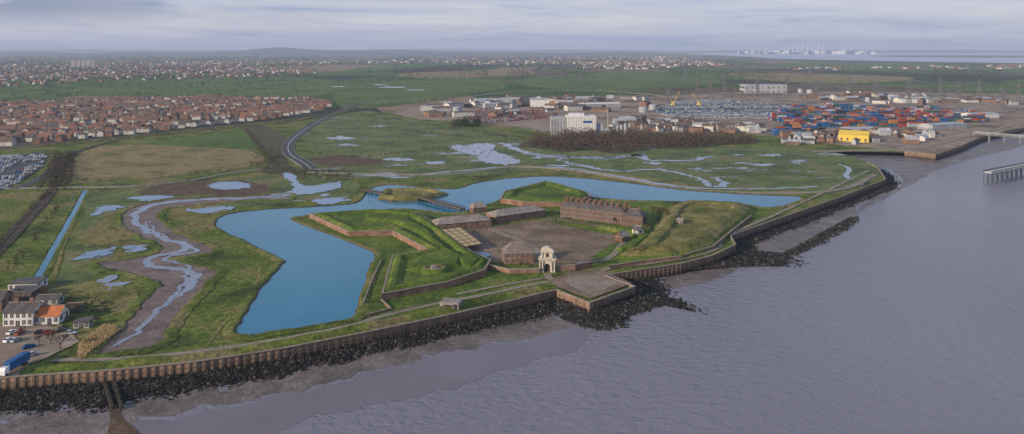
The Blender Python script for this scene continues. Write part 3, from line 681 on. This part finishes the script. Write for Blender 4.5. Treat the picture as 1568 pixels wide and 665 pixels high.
c=g(11,574);par=empty('box_lorry');T=Matrix.Translation((c.x,c.y,.34))@Matrix.Rotation(1.5,4,'Z')
b=MB();b.T=T;b.box((4.5,0,1.1),(9.5,2.5,2.9),0);b.obj('trailer_box',BLUE,par)
b=MB();b.T=T;b.extr([(-2.6,.5),(-.4,.5),(-.4,2.9),(-2.2,3.0),(-2.6,2.0)],-1.2,1.2,0);b.obj('cab',WHITEP,par)
b=MB();b.T=T
for xx in(-1.7,6.3,7.6):
    for yy in(-1.25,.95):b.cyl((xx,yy,.5),.5,.3,0,10,None,'y')
b.box((4.2,0,.7),(10,1,.35),0);b.obj('wheels',TYRE,par)
# ------------------------------------------------------------------ vegetation
def bare_tree(name,x,y,h,z=.1,seed=0):
    rr=random.Random(seed);mb=MB()
    def br(p,d,l,r,dep):
        q=p+d*l;mb.beam(p,q,r*2,0,r*1.3)
        if dep==0:
            for _ in range(5):
                e=(d+Vector((rr.uniform(-1,1),rr.uniform(-1,1),rr.uniform(-.4,.9)))*.8).normalized()*l*rr.uniform(.5,1.1);s=Vector((rr.uniform(-1,1),rr.uniform(-1,1),rr.uniform(-1,1)))*.10
                mb.add([q,q+e,q+e*.5+s+Vector((.05,0,0))],[(0,1,2)],1)
            return
        for _ in range(3 if dep>1 else 4):
            e=(d*.9+Vector((rr.uniform(-1,1),rr.uniform(-1,1),rr.uniform(-.15,.7)))*.75).normalized()
            br(p.lerp(q,rr.uniform(.6,1)),e,l*rr.uniform(.6,.82),r*.58,dep-1)
    br(Vector((x,y,z)),Vector((0,0,1)),h*.32,h*.022,4)
    mb.obj(name,[TWIG,TWIG2])
for i,(u,v,h) in enumerate([(796,414,5),(812,416,5),(1012,333,9),(1024,338,8),(1000,330,8),(1044,334,6),(92,536,8),(78,528,6),(32,520,6),(60,530,5),(846,340,7),(852,344,5),(940,345,6),(990,356,6),(28,458,6),(72,455,5),(880,330,5),(1032,322,8),(110,470,5),(150,498,4)]):
    c=g(u,v);bare_tree('bare_tree',c.x,c.y,h,seed=i)
def clump(mb,x,y,z,r,h,n,s,ms):
    for _ in range(n):
        a=R.random()*6.283;t=R.random()**.5;zz=R.random()
        k=math.sqrt(max(0,1-(zz*1.6-.6)**2)) if zz>.375 else .7+.3*zz/.375
        k*=R.uniform(.75,1.15)
        c=Vector((x+math.cos(a)*t*k*r,y+math.sin(a)*t*k*r,z+zz*h))
        vs=[c+Vector((R.uniform(-1,1),R.uniform(-1,1),R.uniform(-.9,.9)))*s for _ in range(3)]
        mb.add(vs,[(0,1,2)],R.choice(ms))
VM=[TWIG,TWIG2,LEAFD,LEAFM]
def hedge(name,px,r,h,step,n,s,ms,spread=2):
    mb=MB();P=cat([g(u,v) for u,v in px],False,3);L=sum((P[i+1]-P[i]).length for i in range(len(P)-1))
    for p in resample(P,max(2,int(L/step))):
        if noise.noise(Vector((p.x/60,p.y/60,1)))<-.32:continue
        k=R.uniform(.6,1.3);clump(mb,p.x+R.gauss(0,spread),p.y+R.gauss(0,spread),0,r*k,h*k,n,s,ms)
    return mb.obj(name,VM)
def thicket(name,px,cnt,r,h,n,s,ms,z=0):
    mb=MB()
    for x,y in scatter([g(u,v) for u,v in px],cnt):
        k=R.uniform(.6,1.3);clump(mb,x,y,z,r*k,h*k,n,s,ms)
    return mb.obj(name,VM)
WP=[(795,224),(818,212),(845,214),(880,205),(925,209),(960,204),(1010,209),(1060,207),(1100,213),(1150,212),(1160,220),(1110,222),(1050,229),(1000,228),(940,236),(900,230),(860,233),(825,227)]
poly('woodland_floor',WP,.4,SCRUBG,jit=4)
thicket('bare_woodland',WP,1300,4.2,10,44,.85,[0,0,0,1,1])
thicket('conifer_belt',[(690,196),(700,188),(735,186),(735,194)],60,4,9,40,1.2,[2])
thicket('scrub',[(60,290),(70,262),(88,238),(118,236),(112,270),(100,292)],260,3,5,40,.7,[0,0,1,3])
thicket('scrub',[(395,225),(430,232),(446,262),(400,268),(380,250)],90,2.5,3,30,.6,[1,0,3])
thicket('scrub',[(440,255),(530,262),(545,276),(500,280),(460,278)],90,2.2,2.6,30,.6,[1,0,3])
thicket('scrub',[(-20,400),(10,360),(60,310),(80,296),(66,300),(20,350),(-30,395)],160,2.2,3.4,34,.5,[0,1,3])
thicket('scrub',[(0,420),(40,370),(90,310),(96,312),(56,370),(10,425)],60,1.4,2,30,.4,[0,1,3])
thicket('scrub',[(1010,345),(1000,325),(1040,318),(1050,330),(1030,345)],60,2.2,3.6,60,.5,[0,1,2])
thicket('scrub',[(20,470),(60,455),(160,462),(180,470),(130,482),(90,486)],45,1.5,2.2,70,.3,[2,3,0])
thicket('reed_tufts',[(150,332),(190,350),(235,376),(190,396),(120,380)],70,1.2,.9,20,.3,[1,3])
thicket('reed_tufts',[(560,262),(800,250),(1100,284),(1300,262),(1200,236),(900,226),(700,226)],260,1.8,1.3,14,.5,[1,3,3])
rd=MB()
for x,y in scatter([g(u,v) for u,v in [(118,548),(122,530),(160,503),(178,503),(180,512),(150,535),(130,549)]],2600):
    h=R.uniform(1.0,2.3);dx,dy=R.gauss(0,.35),R.gauss(0,.35);rd.add([(x-.1,y,.1),(x+.1,y,.1),(x+dx+.08,y+dy,h),(x+dx-.08,y+dy,h)],[(0,1,2,3)],0)
rd.obj('reed_bed',REED)
T3=[0,1,3]
hedge('hedgerow',[(0,233),(60,226),(170,216),(300,203),(400,193),(490,181)],3,3.5,7,30,.8,[1,0,3])
hedge('hedgerow',[(110,276),(180,278),(300,268),(400,254)],2.4,3,6,30,.6,T3)
hedge('hedgerow',[(60,292),(200,290),(330,272),(420,262)],2,2.4,6,26,.5,T3)
hedge('hedgerow',[(378,200),(396,226),(412,244),(430,258)],3,4,6,30,.8,T3)
hedge('hedgerow',[(548,176),(600,184),(680,194),(760,208),(800,214)],3,4,6,26,.8,[0,1,2])
hedge('hedgerow',[(478,192),(540,190),(620,200),(700,210)],3,3,9,26,.8,T3)
hedge('hedgerow',[(476,236),(560,240),(680,226),(800,214)],2.5,2.5,8,26,.7,T3)
hedge('hedgerow',[(482,266),(560,276),(700,274),(780,262),(880,264)],2,2,9,26,.5,T3)
hedge('hedgerow',[(1180,222),(1260,222),(1300,228)],3,4,6,26,.8,T3)
for px in [[(0,128),(150,122),(330,116),(520,118)],[(500,130),(640,122),(800,118),(960,108)],[(70,146),(250,150),(420,153),(500,158)],[(520,166),(640,158),(740,144),(800,138)],[(780,134),(900,142),(1040,138),(1150,126)],[(1100,112),(1300,116),(1568,120)],[(560,112),(760,104),(1000,102)],[(1000,99),(1300,101),(1568,104)],[(0,108),(300,104),(560,98)],[(560,94),(800,92),(1000,90)],[(1150,126),(1350,128),(1568,134)],[(150,134),(300,130),(470,126)]]:
    d=H*F/(px[1][1]-HV);hedge('distant_hedgerow',px,d*.0035,d*.0026+3,d*.0045,12,d*.001,[2,0,3],spread=d*.002)
def farclumps(name,px,cnt):
    mb=MB()
    for _ in range(cnt):
        u=R.uniform(px[0],px[1]);v=px[2]+(px[3]-px[2])*R.random();p=g(u,v);d=p.y
        if noise.noise(Vector((p.x/ (d*.12),p.y/(d*.3),5)))<.0:continue
        clump(mb,p.x,p.y,0,d*.0045,d*.0012+4,9,d*.0012,[2,0,2,3])
    mb.obj(name,VM)
farclumps('distant_trees',(-100,1060,83,97),1100)
farclumps('distant_trees',(-100,1700,98,122),1700)
farclumps('distant_trees',(1100,1700,108,150),900)
farclumps('distant_trees',(-60,560,118,160),450)
farclumps('distant_trees',(700,1100,98,116),400)
# ------------------------------------------------------------------ houses
def estate(name,px,ang,street=30,keep=.85):
    P=[g(u,v) for u,v in px];mb=MB();xs=[p.x for p in P];ys=[p.y for p in P];cx=sum(xs)/len(xs);cy=sum(ys)/len(ys);ca,sa=math.cos(ang),math.sin(ang)
    RR=max(max(xs)-min(xs),max(ys)-min(ys))*.8
    a=-RR
    tr=MB()
    while a<RR:
        b=-RR
        while b<RR:
            wob=8*noise.noise(Vector((a/120,b/120,2)))*3
            x=cx+b*ca-(a+wob)*sa;y=cy+b*sa+(a+wob)*ca
            L=R.choice([9,9,14,20])
            if inside(x,y,P) and R.random()<keep and noise.noise(Vector((x/90,y/90,6)))>-.38:
                an=ang+R.choice([0,0,0,math.pi/2])+R.gauss(0,.05)
                mb.gable((x,y,.1),(L*.95,8,5),2.6,R.choice([0,0,0,1,1]),R.choice([2,2,3,3,3,4]),an)
                if R.random()<.5: mb.box((x+ca*L*.3,y+sa*L*.3,6.5),(.9,.9,2.2),1)
                if R.random()<.55: clump(tr,x+R.uniform(-12,12),y+13+R.uniform(-3,3),0,2.5,5,16,.9,[0,1,3])
                if R.random()<.35: mb.box((x+R.uniform(-6,6),y+R.uniform(9,13),.1),(4,3,2.2),R.choice([0,4,3]),ang)
            b+=L+R.uniform(1.5,4)
        a+=street*R.uniform(.8,1.1)/1.35
    mb.obj(name,[CREAM,BRICK,REDR,BRNR,SLATE]);tr.obj('garden_trees',VM)
e1=[(-80,232),(-80,160),(60,158),(200,152),(330,150),(470,152),(512,160),(480,172),(400,184),(300,194),(200,206),(60,220)]
poly('housing_ground',e1,.12,TOWNG,jit=4)
estate('terraced_houses',e1,.12)
def town(name,px,cnt,smin,smax,hmin,hmax,mi=None,wl=(0,0,1,1,5,3)):
    mb=MB()
    for x,y in scatter([g(u,v) for u,v in px],cnt):
        s=R.uniform(smin,smax);mb.gable((x,y,.1),(s,s*R.uniform(.4,.8),R.uniform(hmin,hmax)),R.uniform(1,4),R.choice(wl),R.choice([2,3,4,4,3]) if mi is None else R.choice(mi),R.gauss(.1,.5))
    return mb.obj(name,[CREAM,BRICK,REDR,BRNR,SLATE,METAL])
town('distant_town',[(-100,122),(0,104),(200,98),(400,102),(500,110),(420,118),(200,124),(0,134)],1000,9,20,4,8)
town('distant_town',[(0,98),(500,92),(560,96),(300,102),(0,104)],500,14,32,5,9)
town('distant_town',[(560,92),(1050,86),(1060,94),(800,100),(560,98)],350,18,46,5,11)
town('distant_town',[(880,108),(900,96),(1060,93),(1120,100),(1000,106)],350,14,40,5,12)
town('distant_town',[(1200,104),(1568,100),(1568,106),(1200,108)],80,14,36,5,8)
town('industrial_sheds',[(640,168),(760,152),(900,150),(1010,152),(1000,170),(930,174),(860,172),(760,180),(660,180)],85,12,38,4,8,[4,4,5,3],(1,3,5,0))
town('industrial_sheds',[(930,200),(960,185),(1050,186),(1150,196),(1180,204),(1130,205)],85,7,20,3.5,8,[4,4,3,5],(1,3,5,0))
town('industrial_sheds',[(1200,222),(1190,208),(1300,200),(1440,207),(1400,222)],60,6,16,3,6,[4,5,3],(1,3,5,0))
town('industrial_sheds',[(1210,150),(1300,146),(1500,150),(1568,160),(1500,164),(1300,160)],60,14,34,4,10,[4,5,3],(1,3,5,0))
def tower(name,u,v,w,h,mat=CREAM):
    c=g(u,v);par=empty(name);b=MB();b.box((c.x,c.y,0),(w,w,h),0);b.box((c.x,c.y,h),(w*.4,w*.4,3),0);b.obj('walls',mat,par)
    b=MB();n=int(h/3)
    for i in range(n):b.box((c.x,c.y-w/2-.05,i*3+1),(w*.86,.1,1.3),0)
    b.obj('windows',GLASS,par)
for u in(113,121,129,136,143): tower('tower_block',u,104,18,42)
par=empty('grain_store');a=g(868,208);e=g(914,209);L=e.x-a.x
b=MB();b.box((a.x+L/2,a.y+12,0),(L,24,26),0);b.box((a.x+L*.35,a.y+12,26),(L*.5,14,3),0);b.obj('main_block',WHITE,par)
b=MB();b.box((a.x-11,a.y+14,0),(20,20,24),0);b.box((a.x+L+5,a.y+10,0),(9,12,16),0);b.box((a.x+L+14,a.y+6,0),(9,14,9),0);b.obj('annexes',METAL,par)
b=MB()
for i in range(11):b.box((a.x+L*(i+.5)/11,a.y-.1,.5),(.3,.16,24),0)
for i in range(5):b.box((a.x-20+4*i+.8,a.y+3.9,2),(.5,.16,20),2)
b.box((a.x+L*.7,a.y-.25,17),(L*.3,.2,3),1);b.obj('pilasters_and_sign',[METAL,BLUE,SLATE],par)
b=MB()
for i in range(4):b.cyl((a.x+L+24+i*5.4,a.y+8,0),2.4,9+2*i,0,12);b.cyl((a.x+L+24+i*5.4,a.y+8,9+2*i),2.4,1.2,0,12,.4)
b.cyl((a.x+L+16,a.y+2,0),.8,36,0,8,.6);b.obj('silos_and_stack',METAL,par)
building('yellow_warehouse',g(1284,216),g(1330,219),22,9,4,'gable',YELLOW,YELLOW,1,5,win=(2,3))
building('blue_shed',g(1185,207),g(1208,207),10,5,1,'flat',BLUE,BLUE,1,2)
building('white_warehouse',g(1300,203),g(1340,203),20,5,2,'gable',METAL,METAL,1,4)
building('power_station',g(1140,143),g(1205,143),40,22,4,'flat',METAL,METAL,2,8,win=(3,4))
building('white_warehouse',g(812,164),g(840,164),30,14,3,'gable',WHITE,METAL,1,4)
building('white_warehouse',g(730,160),g(790,159),40,8,3,'gable',METAL,METAL,1,6)
building('white_warehouse',g(1428,200),g(1480,197),24,7,2,'gable',METAL,METAL,1,6)
building('white_warehouse',g(1490,182),g(1530,181),24,7,2,'gable',WHITE,METAL,1,6)
building('white_warehouse',g(900,166),g(950,165),24,8,2,'gable',METAL,WHITE,1,6)
building('white_warehouse',g(1060,198),g(1090,199),16,7,2,'gable',WHITE,METAL,1,4)
building('white_warehouse',g(940,192),g(975,192),16,8,2,'gable',METAL,METAL,1,4)
building('white_warehouse',g(1380,158),g(1440,158),30,8,2,'gable',WHITE,METAL,1,6)
tk=MB()
for u,v in [(1000,168),(985,172),(700,172),(1225,142),(1240,143)]:
    c=g(u,v);tk.cyl((c.x,c.y,0),8,9,0,16);tk.cyl((c.x,c.y,9),8,1.5,0,16,1)
tk.obj('storage_tanks',METAL)
# vehicles en masse and containers
def lot(name,px,ang,keep=.9,sx=2.7,sy=6.2,mats=(0,0,0,1,1,2,3,4)):
    P=[g(u,v) for u,v in px];mb=MB();xs=[p.x for p in P];ys=[p.y for p in P];cx=sum(xs)/len(xs);cy=sum(ys)/len(ys);ca,sa=math.cos(ang),math.sin(ang);RR=max(max(xs)-min(xs),max(ys)-min(ys))
    j=-int(RR/sy)
    while j*sy<RR:
        base=R.choice(mats)
        i=-int(RR/sx)
        while i*sx<RR:
            b=j*sy+(3.5*(j//2)) ;a=i*sx
            x=cx+a*ca-b*sa;y=cy+a*sa+b*ca
            if inside(x,y,P) and R.random()<keep and noise.noise(Vector((a/30,b/30,9)))>-.35:
                m=base if R.random()<.5 else R.choice(mats)
                mb.box((x,y,.45),(1.8,4.3,.65),m,ang);mb.box((x,y,1.1),(1.7,2.6,.5),5,ang,.8);mb.box((x,y,1.6),(1.35,2.0,.05),m,ang)
            i+=1
        j+=1
    mb.obj(name,[WHITEP,SILVER,DARKP,BLUE,REDP,GLASS])
lp=[(-120,300),(-120,242),(0,240),(62,234),(72,242),(66,256),(30,280),(0,292)]
poly('car_park',lp,.34,ASPH,sharp=True,n=2,jit=0);lot('parked_cars',lp,.25,.93)
lp=[(1000,170),(1030,156),(1090,152),(1190,160),(1240,167),(1180,182),(1080,182),(1020,178)]
poly('car_park',lp,.34,ASPH,sharp=True,n=2,jit=0);lot('parked_cars',lp,.1,.95,mats=(0,0,0,0,1,1,3,2))
lp=[(700,178),(740,166),(800,168),(860,174),(840,182),(740,190)]
lot('scrap_cars',lp,.2,.5,mats=(4,4,1,2,4))
def containers(name,px,ang,keep,rowgap=12):
    P=[g(u,v) for u,v in px];mb=MB();xs=[p.x for p in P];ys=[p.y for p in P];cx=sum(xs)/len(xs);cy=sum(ys)/len(ys);ca,sa=math.cos(ang),math.sin(ang);RR=max(max(xs)-min(xs),max(ys)-min(ys))
    b=-RR
    r=0
    while b<RR:
        a=-RR
        while a<RR:
            x=cx+a*ca-b*sa;y=cy+a*sa+b*ca
            k=noise.noise(Vector((a/70,b/40,4)))
            if inside(x,y,P) and k>-.22 and R.random()<keep:
                n=1+int(max(0,min(4,(k+.22)*6+R.random()*.8)))
                bc=R.choice([0,0,0,1,1,2,3,4,5])
                for l in range(n): mb.box((x,y,.3+l*2.62),(12.1,2.42,2.58),bc if R.random()<.5 else R.choice([0,0,0,1,1,2,3,4,4,5]),ang)
            a+=12.8
        r+=1;b+=2.7 if r%5 else rowgap
    mb.obj(name,[BLUE,REDP,ORNP,SILVER,DARKP,GREENP])
containers('shipping_containers',[(1175,184),(1225,169),(1330,165),(1480,174),(1515,186),(1440,196),(1330,194),(1240,196)],.12,.95)
containers('shipping_containers',[(1185,196),(1240,196),(1270,198),(1230,204),(1190,203)],.12,.4)
def pylon(name,u,v,h,w=8,th=.55):
    c=g(u,v);mb=MB();n=6
    lv=[]
    for i in range(n+1):
        t=i/n;ww=w/2*(1-t)**1.3+.6;z=h*t;lv.append([Vector((c.x+a*ww,c.y+b*ww,z)) for a,b in((-1,-1),(1,-1),(1,1),(-1,1))])
    for i in range(n):
        for k in range(4):
            mb.beam(lv[i][k],lv[i+1][k],th);mb.beam(lv[i][k],lv[i+1][(k+1)%4],th*.6);mb.beam(lv[i][k],lv[i][(k+1)%4],th*.6)
    for t,l in((.68,8),(.8,10),(.92,7)):
        mb.beam((c.x-l,c.y,h*t),(c.x+l,c.y,h*t),th);mb.beam((c.x-l,c.y,h*t),(c.x,c.y,h*t+3),th*.6);mb.beam((c.x+l,c.y,h*t),(c.x,c.y,h*t+3),th*.6)
    mb.obj(name,DARKM)
LINES=[[(745,128,45),(890,130,45),(970,126,45),(1050,122,48),(1130,118,50),(1240,116,50)],[(1024,156,42),(1068,152,48),(1110,140,46)],[(1088,150,48),(1160,148,46),(1205,140,46),(1300,146,44),(1440,146,44),(1500,150,44)],[(1250,150,45),(1342,158,45),(1392,166,42),(1425,170,40),(1535,172,45)],[(1392,150,45),(1468,156,45),(1560,160,45)]]
wl=MB()
for ln in LINES:
    for u,v,h in ln: pylon('pylon',u,v,h,9,.8)
    for i in range(len(ln)-1):
        (u,v,h),(u2,v2,h2)=ln[i],ln[i+1];p=g(u,v);q=g(u2,v2)
        for t,l in((.68,8),(.8,10),(.68,-8),(.8,-10)):
            prev=None
            for k in range(9):
                s=k/8;a=p.lerp(q,s);a=Vector((a.x+l,a.y,(h*t)*(1-s)+(h2*t)*s-9*4*s*(1-s)))
                if prev is not None: wl.beam(prev,a,.16)
                prev=a
wl.obj('power_lines',DARKM)
for u,v in [(1240,180),(1300,178),(1370,184),(1430,182),(1490,186),(1150,170),(1090,168),(1210,188),(1330,200),(1270,206),(990,190),(1040,192)]:
    c=g(u,v);mb=MB();mb.cyl((c.x,c.y,0),.45,26,0,6,.25);mb.box((c.x,c.y,26),(3,1,.5),0);mb.beam((c.x-1.4,c.y,25.5),(c.x+1.4,c.y,25.5),.3);mb.obj('floodlight_mast',DARKM)
def luffer(u,v,h,l,s):
    c=g(u,v);mb=MB();mb.box((c.x,c.y,0),(7,5,3),0);mb.box((c.x,c.y,3),(5,4,4),0)
    a=Vector((c.x,c.y,5));b=a+Vector((s*l,0,h))
    for o in(-1,1):mb.beam(a+Vector((0,o,0)),b,.5)
    d=a+Vector((-s*6,0,h*.45));mb.beam(a,d,.4);mb.beam(d,b,.18);mb.obj('crawler_crane',YELLOW)
luffer(1030,162,24,15,1);luffer(1070,162,22,14,-1)
def sts(u,d,h,up):
    x=(u-CX)/F*d;mb=MB();w=26
    for a in(-w/2,w/2):
        for b in(-14,14):mb.beam((x+a,d+b,0),(x+a,d+b,h*.62),4.5)
        mb.beam((x+a,d-14,h*.3),(x+a,d+14,h*.3),4)
    mb.beam((x-w*1.2,d,h*.62),(x+w*.6,d,h*.62),5)
    mb.beam((x+w/2,d,h*.62),(x,d,h),3.5);mb.beam((x-w/2,d,h*.62),(x,d,h),3.5)
    if up:mb.beam((x+w*.6,d,h*.62),(x+w*1.1,d,h*1.25),4.5)
    else:mb.beam((x+w*.6,d,h*.62),(x+w*2.4,d,h*.62),4.5);mb.beam((x,d,h),(x+w*2,d,h*.64),1.5)
    mb.obj('port_crane',WHITE)
for i,u in enumerate([1152,1162,1172,1200,1207,1214,1221,1228,1236,1244,1252,1260,1290,1302]): sts(u,17000,(165 if u<1195 or u>1270 else 240)+R.uniform(-10,10),i%3!=0)
mb=MB()
mb.box(((1230-CX)/F*17000,17300,0),(3800,500,14),1)
for i in range(60):
    x=(R.uniform(1130,1340)-CX)/F*17000;mb.box((x,17000+R.uniform(-100,300),0),(R.uniform(60,160),60,R.uniform(50,95)),R.choice([0,0,1,2]))
mb.obj('distant_port_sheds',[WHITEP,METAL,BLUE])
# ------------------------------------------------------------------ distant hills
def hills(name,d,fn,dep=2500):
    mb=MB();n=260
    for i in range(n):
        u=-300+ (2168)*i/(n-1);x=(u-CX)/F*d
        h=fn(u)
        for y,k in((d-dep,0),(d-dep*.5,.55),(d,1),(d+dep,.0)):mb.v.append((x*(y/d),y,h*k))
    for i in range(n-1):
        for k in range(3):
            a=i*4+k;mb.f.append((a,a+4,a+5,a+1));mb.m.append(0)
    mb.obj(name,HILL,smooth=True)
def gs(u,c,w):return math.exp(-((u-c)/w)**2)
def sm(u,a,b):t=max(0,min(1,(u-a)/(b-a)));return t*t*(3-2*t)
hills('distant_hills',16000,lambda u:(55+40*noise.noise(Vector((u/90,1,0)))+10*noise.noise(Vector((u/12,4,0)))+75*gs(u,420,50)+45*gs(u,490,120)+35*gs(u,620,60))*(1-sm(u,960,1080))-8*sm(u,960,1080))
hills('distant_hills',27000,lambda u:70+30*noise.noise(Vector((u/140,7,0)))+12*noise.noise(Vector((u/15,9,0)))+60*gs(u,700,300)+50*gs(u,100,200)+35*gs(u,1400,200),5000)
# ------------------------------------------------------------------ air haze over the estuary
m=bpy.data.materials.new('air_haze');m.use_nodes=True;nt=m.node_tree;nt.nodes.clear()
out=N(nt,'ShaderNodeOutputMaterial');ab=N(nt,'ShaderNodeVolumeAbsorption');em=N(nt,'ShaderNodeEmission');ad=N(nt,'ShaderNodeAddShader')
den=5.6e-5
ab.inputs['Color'].default_value=(0,0,0,1);ab.inputs['Density'].default_value=den
em.inputs['Color'].default_value=(.38,.42,.56,1);em.inputs['Strength'].default_value=den
nt.links.new(ab.outputs[0],ad.inputs[0]);nt.links.new(em.outputs[0],ad.inputs[1]);nt.links.new(ad.outputs[0],out.inputs['Volume'])
hz=MB();hz.box((0,24000,-20),(90000,54000,320),0);hz.obj('air_haze',m)
# ------------------------------------------------------------------ sky and light
w=bpy.data.worlds.new('World');S.world=w;w.use_nodes=True;nt=w.node_tree;nt.nodes.clear()
out=N(nt,'ShaderNodeOutputWorld');sky=N(nt,'ShaderNodeTexSky',sky_type='NISHITA');sky.sun_disc=False
el=math.radians(18);az=math.radians(238)
sky.sun_elevation=el;sky.sun_rotation=az
bg=N(nt,'ShaderNodeBackground');bg.inputs['Strength'].default_value=.12;nt.links.new(sky.outputs[0],bg.inputs[0])
tc=N(nt,'ShaderNodeTexCoord');sp=N(nt,'ShaderNodeSeparateXYZ');nt.links.new(tc.outputs['Generated'],sp.inputs[0])
cg=ramp(nt,sp.outputs['Z'],[(0,(.47,.51,.66)),(.018,(.53,.56,.70)),(.045,(.61,.63,.73)),(.10,(.53,.58,.73)),(.4,(.31,.45,.65)),(1,(.36,.47,.64))])
mp=N(nt,'ShaderNodeMapping');mp.inputs['Scale'].default_value=(2.4,2.4,30);mp.inputs['Location'].default_value=(3.1,.4,0);nt.links.new(tc.outputs['Generated'],mp.inputs[0])
nz=N(nt,'ShaderNodeTexNoise');nz.inputs['Scale'].default_value=1.5;nz.inputs['Detail'].default_value=7;nz.inputs['Roughness'].default_value=.6;nz.inputs['Distortion'].default_value=.6
nt.links.new(mp.outputs[0],nz.inputs['Vector'])
cv=ramp(nt,nz.outputs['Fac'],[(.32,(.50,.61,.80)),(.45,(.84,.88,.96)),(.56,(1.0,.985,.98)),(.68,(1.22,1.14,1.06))])
cc=mixc(nt,1.0,cg,cv,'MULTIPLY')
# a heavier, greyer cloud bank to the north-west, lit edges above it
mp2=N(nt,'ShaderNodeMapping');mp2.inputs['Scale'].default_value=(5,5,22);mp2.inputs['Location'].default_value=(1.7,2.2,.3);nt.links.new(tc.outputs['Generated'],mp2.inputs[0])
n2=N(nt,'ShaderNodeTexNoise');n2.inputs['Scale'].default_value=1.3;n2.inputs['Detail'].default_value=8;n2.inputs['Roughness'].default_value=.55;nt.links.new(mp2.outputs[0],n2.inputs['Vector'])
mx1=N(nt,'ShaderNodeMapRange');mx1.inputs[1].default_value=-.30;mx1.inputs[2].default_value=-.56;nt.links.new(sp.outputs['X'],mx1.inputs[0])
mz1=N(nt,'ShaderNodeMapRange');mz1.inputs[1].default_value=.025;mz1.inputs[2].default_value=.05;nt.links.new(sp.outputs['Z'],mz1.inputs[0])
ml=N(nt,'ShaderNodeMath',operation='MULTIPLY');nt.links.new(mx1.outputs[0],ml.inputs[0]);nt.links.new(mz1.outputs[0],ml.inputs[1])
nr=N(nt,'ShaderNodeMapRange');nr.inputs[1].default_value=.44;nr.inputs[2].default_value=.58;nt.links.new(n2.outputs['Fac'],nr.inputs[0])
m2=N(nt,'ShaderNodeMath',operation='MULTIPLY');nt.links.new(ml.outputs[0],m2.inputs[0]);nt.links.new(nr.outputs[0],m2.inputs[1])
cc=mixc(nt,m2.outputs[0],cc,(.27,.32,.46))
bc=N(nt,'ShaderNodeBackground');bc.inputs['Strength'].default_value=1.0;nt.links.new(cc,bc.inputs[0])
mx=N(nt,'ShaderNodeMixShader');mx.inputs[0].default_value=.88
nt.links.new(bg.outputs[0],mx.inputs[1]);nt.links.new(bc.outputs[0],mx.inputs[2]);nt.links.new(mx.outputs[0],out.inputs[0])
ld=bpy.data.lights.new('sun','SUN');ld.energy=5.0;ld.angle=math.radians(2.5);ld.color=(1,.83,.63)
lo=bpy.data.objects.new('sun',ld);S.collection.objects.link(lo)
d=Vector((math.sin(az)*math.cos(el),math.cos(az)*math.cos(el),math.sin(el)))
lo.rotation_euler=d.to_track_quat('Z','Y').to_euler();lo.location=(0,0,300)
cam=bpy.data.cameras.new('camera');co=bpy.data.objects.new('camera',cam);S.collection.objects.link(co)
co.location=(0,0,H);co.rotation_euler=(math.radians(90),0,0);cam.sensor_width=36;cam.lens=36*F/1568;cam.shift_y=-(332.5-HV)/1568
cam.clip_start=1;cam.clip_end=120000;S.camera=co
